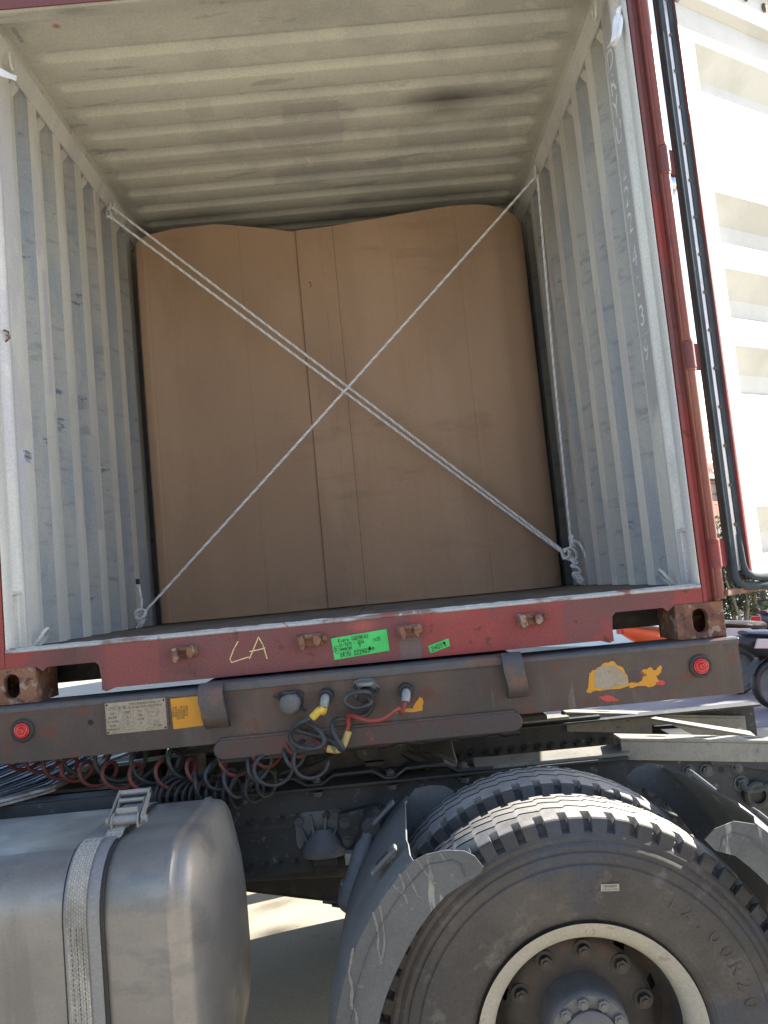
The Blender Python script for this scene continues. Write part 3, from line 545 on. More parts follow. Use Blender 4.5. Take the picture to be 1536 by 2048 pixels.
gs=build('paper_label',b,m_green,con,label='small green paper scrap handwritten 24039 on the sill',fixn=False)
b=MB(); o=P[3]; H_=(P[0]-P[3]).length; hand(b,'2403',o+ex*.007+ey*H_*.2+lift,ex,ey,.0155,.0016,.66); hand(b,'9',o+ex*.050+ey*H_*.2+lift,ex,ey,.0155,.003,.6); build('handwriting',b,m_ink,gs,fixn=False)
# --- the open right-hand door
TH=R_(31.2); HD=Vector((1.235,-.03,0)); DD=Vector((math.cos(TH),math.sin(TH),0)); DN=Vector((math.sin(TH),-math.cos(TH),0))  # DN faces the camera
dT=Matrix((DD,-DN,Vector((0,0,1)))).transposed().to_4x4(); dT.translation=HD   # local: x along door, y away from camera, z up
door=bpy.data.objects.new('door',None); COL.objects.link(door); door.parent=con; ORG['door']=org(con); door['label']='right-hand container door swung wide open, cream inside, sunlit'
DZ0,DZ1=1.535,3.86; DW=1.165
b=MB()
def dsheet(pts,x0,x1): # pts (y,z)
    v=[dT@Vector((x,y,z)) for x in (x0,x1) for y,z in pts]; n=len(pts); b.add(v,[(i,i+1,n+i+1,n+i) for i in range(n-1)])
bands=[3.49,2.925,2.643,2.362,1.791]
prof=[(0,3.62)]
for z1 in bands: prof+=[(0,z1),(.085,z1-.105),(.085,z1-.135),(0,z1-.19)]
prof+=[(0,1.56)]
dsheet(prof,.203,1.06)
for z1 in bands:   # recess ends
    for x in (.203,1.06):
        b.add([dT@Vector((x,y,z)) for y,z in ((0,z1),(.085,z1-.105),(.085,z1-.135),(0,z1-.19))],[(0,1,2,3)])
dsheet([(0,3.62),(0,1.56)],.1235,.203); dsheet([(0,3.62),(0,1.56)],1.06,DW)
dsheet([(.068,1.545),(.068,3.85)],0.122,DW)
build('door_panel',b,m_door,door,smooth=None,fixn=False)
def dbox(bb,x0,x1,y0,y1,z0,z1): bb.box(x0,x1,y0,y1,z0,z1,T=dT)
b=MB(); 
v=[(-.03,3.640),(-.034,3.70),(-.028,3.706),(.0,3.720),(.0,3.80),(-.02,3.806),(-.02,3.84),(.068,3.86),(.068,3.62),(0,3.615)]
n=len(v); b.add([dT@Vector((x,y,z)) for x in (.14,DW) for y,z in v],[tuple(range(n)),tuple(range(2*n-1,n-1,-1))]+[(i,(i+1)%n,n+(i+1)%n,n+i) for i in range(n)])
build('door_top_frame',b,m_door,door,bevel=.003)
for i in range(7):
    b=MB(); x=.45+i*.115; z=3.765+ (i%2)*.01
    b.lathe([(0,.012),(-.006,.012),(-.01,.006),(-.01,0.0001)],(0,0,0),'y',10)
    b.v=[tuple(dT@Vector((p[0]+x,p[1],p[2]*1.6+z))) for p in b.v]; build('frame_rivet',b,m_screw,door,smooth=40)
b=MB(); dbox(b,.1215,.1230,-.001,.040,1.556,3.84); dbox(b,.1230,.132,-.0012,-.0004,1.556,3.2); build('door_edge_bar',b,m_red,door,bevel=.003)
b=MB(); dbox(b,.048,.121,.022,.036,1.545,3.85); build('hinge_stile',b,m_beam,door)
b=MB()
# gasket: outer fin, body, inner bulb with rounded bottom corner
for x0,x1,y0,y1 in ((.048,.073,.010,.0215),(.0735,.0925,.017,.0215),(.093,.121,.008,.0215)):
    dbox(b,x0,x1,y0,y1,1.565 if x0>.08 else 1.552,3.85)
build('gasket',b,m_gasket,door,bevel=.006,smooth=40)
b=MB(); path=[dT@Vector(p) for p in [(.100,.016,1.70),(.100,.010,1.60),(.105,.004,1.572),(.13,.0,1.556),(.18,-.002,1.548),(.5,-.002,1.546),(DW,-.002,1.546)]]
b.tube(path,.013,10); 
path=[dT@Vector(p) for p in [(.06,.02,1.62),(.06,.018,1.56),(.07,.014,1.538),(.09,.008,1.527),(.2,0.0,1.522),(DW,0,1.52)]]; b.tube(path,.014,10)
build('gasket_bottom',b,m_gasket,door,smooth=60)
b=MB(); dbox(b,.0745,.092,.011,.0165,1.58,3.85); gst=build('gasket_strip',b,m_strip,door,bevel=.001)
bs_=MB(); bs_.lathe([(0,.0065),(-.002,.006),(-.004,.003),(-.006,.0001)],(0,0,0),'y',10); ME_SCREW=mesh_only('gasket_screw',bs_,m_screw,smooth=40)
for i in range(17):
    place(ME_SCREW,'gasket_screw',door,dT@Vector((.091,.010,1.60+.135*i)),rot=(0,0,TH))
b=MB(); b.bar(dT@Vector((.0,.03,1.512)),dT@Vector((DW,.03,1.512)),.05,.018); build('door_bottom_rail',b,m_rust,door)
for z in (1.645,2.32,3.015):
    b=MB(); b.cyl((1.213,-.008,z-.047),(1.213,-.008,z+.047),.018,18)
    a=Vector((1.213,.000,0)); c=dT@Vector((.058,.040,0)); dd=(c-a).normalized(); nn=Vector((-dd.y,dd.x,0))*.009
    b.add([Vector((q.x,q.y,zz)) for zz in (z-.045,z+.045) for q in (a-nn,c-nn,c+nn,a+nn)],[(0,1,2,3),(7,6,5,4),(0,4,5,1),(1,5,6,2),(2,6,7,3),(3,7,4,0)])
    build('hinge',b,m_red,door,smooth=40,bevel=.002)
# ================================================================== CARDBOARD SHEET
card=thing('cardboard_sheet',(0,1.72,ZC+.172),'tall brown cardboard sheet with wavy top edge closing off the container load','cardboard')
top=[(265,480),(285,470),(300,464),(350,455),(430,450),(500,455),(580,461),(650,455),(700,449),(760,440),(850,425),(900,417),(950,413),(1000,416),(1030,422),(1045,427)]
topX=[(at(px,py,Y=1.71).x,at(px,py,Y=1.71).z) for px,py in top]
def topz(x):
    if x<=topX[0][0]: return topX[0][1]
    for (a,za),(c,zc) in zip(topX,topX[1:]):
        if x<=c: t=(x-a)/(c-a); return za+(zc-za)*t
    return topX[-1][1]
plan=[(-1.135,2.9),(-1.135,2.1),(-1.130,1.86),(-1.118,1.79),(-1.095,1.745),(-1.06,1.73),(-.95,1.722),(-.85,1.712),(-.75,1.702),(-.6,1.69),(-.4,1.70),(-.2,1.725),(-.05,1.71),(.15,1.69),(.4,1.675),(.6,1.675),(.8,1.685),(.90,1.69),(.945,1.71),(1.02,1.745),(1.075,1.785),(1.095,1.84),(1.10,2.1),(1.10,2.9)]
def plany(x):
    seg=[p for p in plan[4:] if p[0]<=1.0951 and p[1]<1.845]
    for (a,ya),(c,yc) in zip(seg,seg[1:]):
        if x<=c: t=(x-a)/(c-a); return ya+(yc-ya)*t
    return seg[-1][1]
def cpanel(x0,x1,scores,off,left=False,right=False,tag_=''):
    xs=[x0]; 
    N=int((x1-x0)/.03); xs+= [x0+(x1-x0)*i/N for i in range(1,N)]+[x1]
    for s in scores: k_=2.2 if s==-.197 else 1; xs+=[s-.004,s-.0012*k_,s+.0012*k_,s+.004*k_]
    xs=sorted(set(round(x,4) for x in xs))
    pl=[(x,plany(x)-off,any(abs(x-s)<(.0027 if s==-.197 else .0013) for s in scores)) for x in xs]
    if left: pl=[(x,y-off,False) for x,y in plan[:4]]+pl
    if right: pl=pl+[(x,y-off,False) for x,y in plan[-3:]]
    b=MB(); n=len(pl); nz=14; v=[]
    for j in range(nz+1):
        t=j/nz
        for x,y,sc_ in pl:
            zt=topz(min(max(x,-1.1),1.08)) ; z0=ZC+.176
            yy=y+(.0015 if sc_ else 0)+.004*math.sin(x*5+t*6)+ (.02*(t-.5)**2)
            v.append((x,yy,z0+(zt-z0)*t))
    for j in range(nz):
        for i in range(n-1):
            b.cm=1 if (pl[i][2] and pl[i+1][2] and (abs(pl[i][0]+.197)<.004 or abs(pl[i][0]-.012)<.003)) else 0
            b.add([],[(j*n+i,j*n+i+1,(j+1)*n+i+1,(j+1)*n+i)])
    b.v=v; b.cm=0
    o=len(b.v); back=[(x,y+.006,z) for x,y,z in v]
    b.add(back,[(j*n+i,(j+1)*n+i,(j+1)*n+i+1,j*n+i+1) for j in range(nz) for i in range(n-1)])
    T=nz*n
    b.add([],[(T+i,T+i+1,o+T+i+1,o+T+i) for i in range(n-1)]+[(i,o+i,o+i+1,i+1) for i in range(n-1)]+[(j*n,o+j*n,o+(j+1)*n,(j+1)*n) for j in range(nz)]+[(j*n+n-1,(j+1)*n+n-1,o+(j+1)*n+n-1,o+j*n+n-1) for j in range(nz)])
    return build('cardboard_panel',b,[m_kraft,m_kraftline],card,smooth=40,fixn=False)
cpanel(-1.10,-.200,[-1.045,-.52],.0,left=True)
cpanel(-.202,1.085,[-.197,-.06,.012,.33,.70],.007,right=True)
b=MB(); p=at(620,570,Y=1.68)
b.tube([p+Vector((-.006,0,.012)),p+Vector((.004,-.004,.014)),p+Vector((.006,-.003,-.004)),p+Vector((.0,-.003,-.014))],.0022,6); build('torn_tape',b,m_kraftline,card,smooth=50)
# ================================================================== ROPES
def smooth_path(P,n=8,closed=False):
    P=[Vector(p) for p in P]; out=[]; m=len(P)
    for i in range(m-1):
        p0=P[max(i-1,0)];p1=P[i];p2=P[i+1];p3=P[min(i+2,m-1)]
        for k in range(n):
            t=k/n; out.append(.5*((2*p1)+(-p0+p2)*t+(2*p0-5*p1+4*p2-p3)*t*t+(-p0+3*p1-3*p2+p3)*t**3))
    out.append(P[-1]); return out
def rope_mb(b,P,r=.0070,pitch=.058,ph=0,n=None):
    """three strands laid round the path"""
    P=[Vector(p) for p in P]; L=[0]
    for a,c in zip(P,P[1:]): L.append(L[-1]+(c-a).length)
    N=max(6,int(L[-1]/pitch*9)); 
    pts=[];j=0
    for i in range(N+1):
        s_=L[-1]*i/N
        while j<len(L)-2 and L[j+1]<s_: j+=1
        t=(s_-L[j])/max(L[j+1]-L[j],1e-9); pts.append(P[j].lerp(P[j+1],t))
    fr=[];pu=None
    for i in range(N+1):
        t=(pts[min(i+1,N)]-pts[max(i-1,0)]).normalized()
        if pu is None:
            a=Vector((0,0,1)) if abs(t.z)<.9 else Vector((1,0,0)); pu=(a-t*a.dot(t)).normalized()
        else: pu=(pu-t*pu.dot(t)).normalized()
        fr.append((pu,t.cross(pu)))
    for k in range(3):
        b.cm=1 if k==2 else 0
        path=[pts[i]+(fr[i][0]*math.cos(2*PI*(i/9+k/3)+ph)+fr[i][1]*math.sin(2*PI*(i/9+k/3)+ph))*r*.54 for i in range(N+1)]
        b.tube(path,r*.50,6); b.cm=0
TL=at(222,425,X=-1.135); TR=at(1074,352,X=1.13); BL=at(283,1228,X=-1.10); KN=at(1124,1103,X=1.07)
rd=thing('rope',(BL.x,BL.y,BL.z),'single white rope rising from lower left lashing ring to upper right, then down the wall','rope')
b=MB()
sagc=lambda a,c,s_: [a.lerp(c,t/12)+Vector((0,0,-s_*4*(t/12)*(1-t/12))) for t in range(13)]
rope_mb(b,smooth_path(sagc(BL+Vector((.01,-.01,.0)),TR+Vector((-.005,-.015,-.005)),.008),2)); build('rope_strand',b,[m_rope,m_tracer],rd,smooth=0)
kd=at(1141,1078,X=1.12)
b=MB(); rope_mb(b,smooth_path([TR+Vector((0,-.01,.0)),TR.lerp(kd,.5)+Vector((-.004,0,0)),kd],6)); build('rope_fall',b,[m_rope,m_tracer],rd,smooth=0)
# knot lower left and its whipped tail
def px3(l,X): return [at(a,c,X=X)+Vector((random.uniform(-.008,.008),0,0)) for a,c in l]
b=MB(); rope_mb(b,smooth_path([BL+Vector((.0,-.01,.012))]+[BL+Vector(q) for q in [(-.02,-.012,.0),(-.012,-.03,-.02),(.018,-.028,-.014),(.024,-.012,.012),(.0,-.03,.022),(-.022,-.026,.008),(-.016,-.01,-.03),(.0,-.005,-.05),(.012,.0,-.02)]],8),r=.008); build('rope_knot',b,[m_rope,m_tracer],rd,smooth=0)
t0=at(283,1222,X=-1.10); t1=at(276,1168,X=-1.10)
b=MB(); rope_mb(b,smooth_path([t0,t0.lerp(t1,.5)+Vector((.006,0,0)),t1],6),r=.008); build('rope_tail',b,[m_rope,m_tracer],rd,smooth=0)
b=MB(); t2=at(275,1158,X=-1.10); b.cyl(t1,t2,.0105,10); build('tape_end',b,m_rubber,rd,smooth=40)
rd2=thing('rope',(KN.x,KN.y,KN.z),'doubled white rope running from the upper left ring down to the large knot','rope')
b=MB()
a0=TL+Vector((.0,-.01,.012)); a1=TL+Vector((.0,-.005,-.022))
up=at(228,420,X=-1.13); lo=at(222,437,X=-1.13)
rope_mb(b,smooth_path(sagc(up+Vector((0,-.03,0)),KN+Vector((0,-.012,.006)),.0),2)); build('rope_strand',b,[m_rope,m_tracer],rd2,smooth=0)
b=MB(); rope_mb(b,smooth_path(sagc(lo+Vector((0,-.03,0)),KN+Vector((-.003,-.018,-.008)),.006),2),ph=1); build('rope_strand',b,[m_rope,m_tracer],rd2,smooth=0)
b=MB(); rope_mb(b,smooth_path([up+Vector((0,-.03,0)),up+Vector((-.02,-.015,.012)),lo.lerp(up,.5)+Vector((-.03,0,.01)),lo+Vector((-.012,-.02,.0)),lo+Vector((0,-.03,0))],6)); b2=up; rope_mb(b,[up+Vector((-.01,-.02,.03)),up.lerp(lo,.5)+Vector((0,-.04,-.01)),lo+Vector((.02,-.03,-.015))]); build('rope_loop',b,[m_rope,m_tracer],rd2,smooth=0)
rd3=rd2
kp=lambda l: [at(x,y,Y=yy) for x,y,yy in l]
b=MB(); rope_mb(b,smooth_path(kp([(1100,1086,1.56),(1122,1103,1.55),(1127,1117,1.55),(1137,1112,1.54),(1136,1098,1.55),(1126,1102,1.57),(1132,1116,1.56),(1144,1122,1.55),(1150,1132,1.55)]),7),r=.0075)
rope_mb(b,smooth_path(kp([(1128,1104,1.54),(1140,1096,1.54),(1151,1104,1.55),(1152,1116,1.57),(1142,1120,1.56),(1140,1108,1.55),(1142,1088,1.56),(1139,1076,1.56),(1146,1072,1.55),(1143,1084,1.55),(1150,1094,1.56)]),7),r=.0075)
rope_mb(b,smooth_path(kp([(1142,1114,1.56),(1154,1126,1.56),(1142,1132,1.55),(1156,1136,1.54),(1160,1146,1.56),(1146,1146,1.56),(1150,1156,1.57),(1164,1156,1.56),(1165,1164,1.57),(1155,1160,1.58),(1158,1150,1.56),(1166,1160,1.6)]),7),r=.0075)
build('rope_knot',b,[m_rope,m_tracer],rd2,smooth=0)
b=MB(); rope_mb(b,smooth_path(kp([(1141,1086,1.55),(1150,1082,1.55),(1162,1092,1.56),(1174,1120,1.57),(1184,1148,1.6),(1190,1166,1.62)]),7),r=.0075); build('rope_tail',b,[m_rope,m_tracer],rd2,smooth=0)
# ================================================================== RIBBONS
def ribbon(pts,wd,side,parent_label):
    b=MB(); P=smooth_path(pts,6); side=Vector(side); v=[]
    for i,p in enumerate(P):
        s_=(side+Vector((0,.25*math.sin(i*.5),0))).normalized(); v+=[p-s_*wd/2,p+s_*wd/2]
    b.add(v,[(2*i,2*i+1,2*i+3,2*i+2) for i in range(len(P)-1)])
    return b
p=at(1236,25,X=1.135)
rb=thing('cloth_strip',p,'white torn cloth strip knotted at the top of the right container wall','cloth strip')
b=ribbon([p,p+Vector((-.018,-.01,-.05)),p+Vector((-.034,-.01,-.11)),at(1217,96,X=1.105)],.024,(.5,-.6,0),''); b.add([],[]); build('strip_tail',b,m_ribbon,rb,smooth=50,fixn=False)
b=ribbon([p,p+Vector((.0,-.015,-.04)),p+Vector((-.012,-.016,-.09)),at(1228,92,X=1.115)],.018,(.8,-.3,0),''); build('strip_tail',b,m_ribbon,rb,smooth=50,fixn=False)
b=MB(); b.tube([p+Vector((.012,.0,.02)),p+Vector((0,-.004,0)),p+Vector((-.004,-.006,-.012))],[.006,.011,.007],8); build('strip_knot',b,m_ribbon,rb,smooth=50)
p=at(-14,118,X=-1.125)
rb=thing('cloth_strip',p,'white torn cloth strip sticking out from the upper left container wall','cloth strip')
b=ribbon([p,at(-10,136,X=-1.11),at(10,148,X=-1.09),at(33,157,X=-1.07)],.030,(0,.2,1),''); build('strip_tail',b,m_ribbon,rb,smooth=50,fixn=False)
b=MB(); b.tube([p+Vector((0,0,.02)),p,p+Vector((.006,0,-.01))],[.006,.011,.007],8); build('strip_knot',b,m_ribbon,rb,smooth=50)
# ================================================================== TRAILER CHASSIS
cha=thing('container_chassis',(0,-.05,GZ),'grimy brown trailer chassis beam carrying the container, with red lamps and air couplings','trailer chassis')
BZ0,BZ1=1.190,1.366
b=MB()
b.box(-1.25,1.232,-.050,-.040,BZ0,BZ1)                      # web
b.box(-1.25,1.232,-.0395,.11,BZ0+.0005,BZ0+.010)            # lower flange
build('front_beam',b,m_beam,cha,bevel=.0015)
b=MB(); b.prism([(-.052,BZ1-.016),(-.052,BZ1-.003),(-.046,BZ1+.003),(.11,BZ1+.003),(.11,BZ1-.006),(-.04,BZ1-.006),(-.0505,BZ1-.016)],'x',-1.252,-.47); b.prism([(-.0525,BZ1-.014),(-.0525,BZ1-.003),(-.046,BZ1+.003),(.11,BZ1+.003),(.11,BZ1-.006),(-.04,BZ1-.006),(-.0505,BZ1-.014)],'x',.47,1.236)
b.prism([(-.058,BZ1-.012),(-.058,BZ1+.012),(-.05,BZ1+.018),(.20,BZ1+.018),(.20,BZ1+.006),(-.05,BZ1-.012)],'x',-.47,.47)
build('beam_top_flange',b,m_beamtop,cha,bevel=.0015)
b=MB(); b.prism([(-.30,0),(.32,0),(.30,.1),(-.28,.1)],'z',0,.01)  # placeholder replaced below
b=MB()
for sx in (-1,1):
    b.prism([(sx*.47,BZ1-.02),(sx*.52,BZ1-.02),(sx*.50,BZ1+.018),(sx*.47,BZ1+.018)],'y',-.056,.18)
build('deck_end_plate',b,m_beam,cha,bevel=.002)
b=MB(); b.box(1.226,1.2325,-.0405,.10,BZ0+.010,BZ1-.006); build('beam_end_plate',b,m_beam,cha)
# skid / lower plate with rounded ends
x0,x1=at(428,1480,Y=-.045).x,at(1042,1430,Y=-.045).x
b=MB(); pts=[]
zt,zb=BZ0+.012,BZ0-.050
for (cx,s_) in ((x0+.03,-1),(x1-.03,1)):
    for i in range(7):
        a=PI/2-PI*i/6 if s_>0 else -PI/2-PI*i/6
        pts.append((cx+.031*math.cos(a),(zt+zb)/2+.031*math.sin(a)))
b.prism(pts,'y',-.066,.10); build('skid_plate',b,m_skid,cha,bevel=.004,smooth=40)
b=MB(); b.box(x0+.02,x1-.02,-.062,-.052,zt-.006,zt+.006); build('skid_weld',b,m_beam,cha,bevel=.003)
b=MB(); rr=random.Random(9)
P=[(x0+.35+(x1-x0-.36)*i/26,-.044+rr.uniform(-.004,.004),zb-.002+rr.uniform(-.003,.003)) for i in range(27)]
b.tube(P,[.012+rr.uniform(-.004,.004) for _ in P],8); b.box(x0+.02,x1-.02,-.05,.9,zb-.012,zb+.01); build('grease_layer',b,m_grease,cha,smooth=60)
b=MB(); b.box(-.62,.62,.12,1.3,BZ0-.055,BZ0-.040); b.cyl((0,.55,BZ0-.05),(0,.55,BZ0-.16),.045,20); build('kingpin_plate',b,m_dark,cha)
# longitudinal beams
for sx in (-1,1):
    b=MB(); b.box(sx*.45-.055,sx*.45+.055,.111,LY,BZ1-.006,BZ1+.004); b.box(sx*.45-.006,sx*.45+.006,.111,LY,BZ0-.04,BZ1-.006); b.box(sx*.45-.055,sx*.45+.055,.111,LY,BZ0-.05,BZ0-.04); build('main_beam',b,m_beam,cha)
for y in (1.6,2.8,4.0,5.2):
    b=MB(); b.box(-.44,.44,y,y+.08,BZ0,BZ1-.02); build('cross_beam',b,m_beam,cha)
b=MB(); b.box(-1.22,1.22,LY-.16,LY,BZ0,BZ1); build('rear_beam',b,m_beam,cha)
for sx in (-1,1):
    b=MB(); b.box(sx*.75-.06,sx*.75+.06,2.62,2.74,.25,BZ0+.1); b.box(sx*.75-.13,sx*.75+.13,2.56,2.80,.21,.235); build('landing_leg',b,m_beam,cha,bevel=.004)
# guide brackets bent over the beam
for cx,wd,zz in ((-.472,.078,0),(.494,.064,.004)):
    b=MB()
    prof=[(-.052,BZ1+.020),(-.075,BZ1+.016),(-.094,BZ1-.004),(-.098,BZ1-.035),(-.094,BZ1-.085),(-.080,BZ1-.112),(-.053,BZ1-.122)]
    v=[];n=len(prof)
    for (x,k) in ((cx-wd/2,1),(cx+wd/2,1)):
        for y,z in prof: v.append((x+(.012 if z<BZ1-.06 else -.004)*(1 if x<cx else 1)*.6,y,z+zz))
        for y,z in prof: v.append((x+(.012 if z<BZ1-.06 else -.004)*.6,min(y+.008,-.0505),z+zz-.004))
    m2=2*n
    f=[(i,i+1,m2+i+1,m2+i) for i in range(n-1)]+[(n+i,m2+n+i,m2+n+i+1,n+i+1) for i in range(n-1)]+[tuple(list(range(n))+list(range(m2-1,n-1,-1)))]+[tuple(m2+i for i in (list(range(n))+list(range(m2-1,n-1,-1))))]
    b.add(v,f); build('guide_bracket',b,m_bracket,cha,smooth=50)
    b=MB(); b.prism([(-.0525,BZ1-.02),(-.09,BZ1-.03),(-.09,BZ1-.08),(-.0525,BZ1-.10)],'x',cx+wd/2-.014,cx+wd/2-.006); b.prism([(-.0525,BZ1-.02),(-.09,BZ1-.03),(-.09,BZ1-.08),(-.0525,BZ1-.10)],'x',cx-wd/2+.014,cx-wd/2+.020); build('bracket_web',b,m_beam,cha)
# red marker lamps
for px,py in ((45,1461),(1401,1332)):
    p=at(px,py,Y=-.053); o=p.copy(); o.y=-.050
    b=MB(); b.lathe([(0,.037),(-.006,.037),(-.010,.033),(-.010,.027),(-.004,.0255)],o,'y',32); lamp=build('marker_lamp',b,m_lamp_ring,cha,smooth=35)
    b=MB(); b.lathe([(-.004,.026),(-.012,.0245),(-.0135,.021),(-.0125,.0195),(-.0145,.018),(-.0150,.012),(-.0135,.0105),(-.0165,.009),(-.017,.005),(-.015,.004),(-.016,.0001)],o,'y',32); build('lamp_lens',b,m_redlens,lamp,smooth=30)
# maker's plate and orange sticker
p0=at(214,1406,Y=-.051); p1=at(334,1456,Y=-.051); x0,x1,z1,z0=-.822,-.627,1.351,1.252
b=MB(); b.box(x0,x1,-.0525,-.0502,z0,z1); pl=build('name_plate',b,m_plate,cha,bevel=.0008)
b=MB(); b.box(x0-.006,x0,-.0535,-.0502,z0-.004,z1+.004);b.box(x1,x1+.007,-.0535,-.0502,z0-.004,z1+.004); build('plate_frame',b,m_beam,pl)
b=MB(); text_on(b,'CIMC中集',.0150,(x0+.036,-.0528,z1-.019),(1,0,0),(0,0,1)); build('plate_logo',b,m_inkblue,pl,fixn=False)
b=MB(); text_on(b,'中集车辆集团股份有限公司',.0085,(x0+.128,-.0528,z1-.010),(1,0,0),(0,0,1)); text_on(b,'深圳中集专用车有限公司制造',.0085,(x0+.128,-.0528,z1-.021),(1,0,0),(0,0,1))
rows=[('品牌','中集牌','型号',''),('整备质量','kg','轴数','2'),('最大总质量','kg','载质量',''),('牵引销','50','长','mm'),('车辆识别代号','','','出厂日期')]
for i,r_ in enumerate(rows):
    z=z1-.035-.0125*i
    for t,x in zip(r_,(.022,.07,.112,.165)):
        if t: text_on(b,t,.0072,(x0+x,-.0528,z),(1,0,0),(0,0,1))
    for x in (.055,.135): 
        for q in ((x,x+.035,z-.0045,z-.004),(x,x+.035,z+.004,z+.0045),(x,x+.0006,z-.0045,z+.0045),(x+.0345,x+.035,z-.0045,z+.0045)): b.box(x0+q[0],x0+q[1],-.0528,-.0527,q[2],q[3])
build('plate_print',b,m_ink,pl,fixn=False)
for dx,dz in ((.006,.006),(x1-x0-.006,.006),(.006,z1-z0-.006),(x1-x0-.006,z1-z0-.006)):
    b=MB(); b.lathe([(0,.0035),(-.002,.003),(-.003,.0001)],(x0+dx,-.0525,z0+dz),'y',8); build('rivet',b,m_dark,pl)
b=MB(); b.add([(-.612,-.0512,1.346),(-.512,-.0512,1.346),(-.518,-.0512,1.318),(-.517,-.0512,1.28),(-.511,-.0512,1.252),(-.608,-.0512,1.249)],[(0,1,2,3,4,5)])
st=build('warning_sticker',b,m_orange,cha,fixn=False,label='torn orange warning sticker beside the metal name plate')
b=MB()
for i,t in enumerate(('注意：牵引车','与半挂车连接','挂接时应确认','锁销完全锁止','后行驶')): text_on(b,t,.0088,(-.583,-.0518,1.316-.0085*i),(1,0,0),(0,0,1))
build('sticker_print',b,m_ink,st,fixn=False)
def poly_decal(name,pts,m,y,lab=None,jag=.0045):
    """irregular flake of old sticker; outline from image positions on the beam face"""
    P=[at(a,c,Y=y) for a,c in pts]; rr=random.Random(len(pts)*3+int(pts[0][0])); out=[]
    for a,c in zip(P,P[1:]+P[:1]):
        out.append(a)
        for t in (.33,.66): out.append(a.lerp(c,t)+Vector((rr.uniform(-jag,jag),0,rr.uniform(-jag,jag))))
    b=MB(); b.add(out,[tuple(range(len(out)))]); return build(name,b,m,cha,fixn=False,label=lab)
poly_decal('sticker_remnant',[(1172,1384),(1179,1346),(1190,1340),(1205,1328),(1222,1322),(1240,1332),(1250,1345),(1258,1372),(1200,1382)],m_orange,-.0508,'yellow sticker remnant round a scratched white patch')
poly_decal('sticker_remnant',[(1188,1374),(1190,1342),(1206,1331),(1232,1330),(1248,1345),(1254,1370),(1205,1378)],m_plate,-.0512,'scratched white sticker remnant at the right of the beam')
poly_decal('sticker_remnant',[(1256,1368),(1282,1362),(1290,1352),(1283,1342),(1300,1334),(1312,1340),(1322,1331),(1322,1345),(1312,1352),(1318,1362),(1308,1372),(1280,1372),(1258,1376)],m_orange,-.0510)
poly_decal('sticker_remnant',[(1256,1345),(1285,1336),(1292,1352),(1280,1362),(1258,1366)],m_skid,-.0506)
poly_decal('sticker_remnant',[(1306,1370),(1318,1360),(1330,1366),(1328,1371)],m_redlens,-.0507)
poly_decal('sticker_remnant',[(1198,1392),(1212,1390),(1240,1400),(1215,1404)],m_redlens,-.0506)
poly_decal('sticker_remnant',[(838,1397),(844,1393),(845,1421),(792,1426),(800,1421),(825,1417)],m_orange,-.0508)
place(ME_HOLE,'beam_hole_disc',cha,(-.871,-.0506,1.296),scale=.85)
# socket, closed
def sockc(cx,cz):
    b=MB(); b.prism([(cx-.042,cz+.030),(cx-.028,cz+.036),(cx+.034,cz+.036),(cx+.046,cz+.024),(cx+.036,cz-.026),(cx-.034,cz-.022)],'y',-.056,-.0505); s_=build('electric_socket',b,m_dark,cha,bevel=.002)
    b=MB(); b.lathe([(0,.034),(-.024,.034),(-.030,.031),(-.034,.026)],(cx,-.056,cz-.004),'y',24); b.lathe([(-.034,.026),(-.038,.020),(-.039,.0001)],(cx,-.056,cz-.004),'y',24); build('socket_cap',b,m_hub,s_,smooth=35)
    b=MB(); b.cyl((cx-.05,-.075,cz+.026),(cx+.05,-.078,cz-.03),.004,8); build('cap_spring',b,m_grease,s_)
    b=MB(); b.box(cx-.022,cx+.022,-.086,-.07,cz+.028,cz+.038); build('cap_hinge',b,m_dark,s_,bevel=.003)
c=at(580,1405,Y=-.07); sockc(c.x,c.z)
c=at(733,1383,Y=-.065); b=MB()
b.prism([(c.x-.040,c.z+.034),(c.x-.02,c.z+.042),(c.x+.02,c.z+.042),(c.x+.044,c.z+.01),(c.x+.038,c.z-.006),(c.x+.012,c.z-.030),(c.x-.02,c.z-.034),(c.x-.044,c.z-.01)],'y',-.058,-.0505); s_=build('electric_socket',b,m_hub,cha,bevel=.003)
b=MB(); b.cyl((c.x,-.058,c.z-.006),(c.x,-.092,c.z-.012),.025,20); build('socket_barrel',b,m_rubber,s_,smooth=40)
b=MB(); b.lathe([(0,.0001),(0,.026),(.006,.028),(.010,.026),(.010,.0001)],(0,0,0),'z',24); b.v=[tuple(Vector(p)+Vector((c.x-.002,-.088,c.z+.022))) for p in b.v]; build('socket_lid',b,m_strap,s_,smooth=35)
for dx,dz in ((.034,.0),(-.034,.018),(-.026,-.018)): place(ME_BOLT,'bolt',s_,(c.x+dx,-.0585,c.z+dz),scale=.55)
# couplings
CPL=[]
for px,py in ((652,1393),(812,1382)):
    c=at(px,py,Y=-.065); b=MB()
    b.lathe([(0,.026),(-.010,.026),(-.010,.021),(-.026,.021),(-.028,.024),(-.036,.024),(-.038,.018),(-.05,.016),(-.05,.0001)],(c.x,-.0505,c.z),'y',20)
    g=build('air_coupling',b,m_rubber,cha,smooth=35)
    b=MB(); b.tube([(c.x,-.095,c.z),(c.x-.002,-.112,c.z-.008),(c.x-.006,-.120,c.z-.026)],[.014,.015,.013],12); build('coupling_elbow',b,m_steel,g,smooth=50); CPL.append(Vector((c.x-.006,-.120,c.z-.026)))
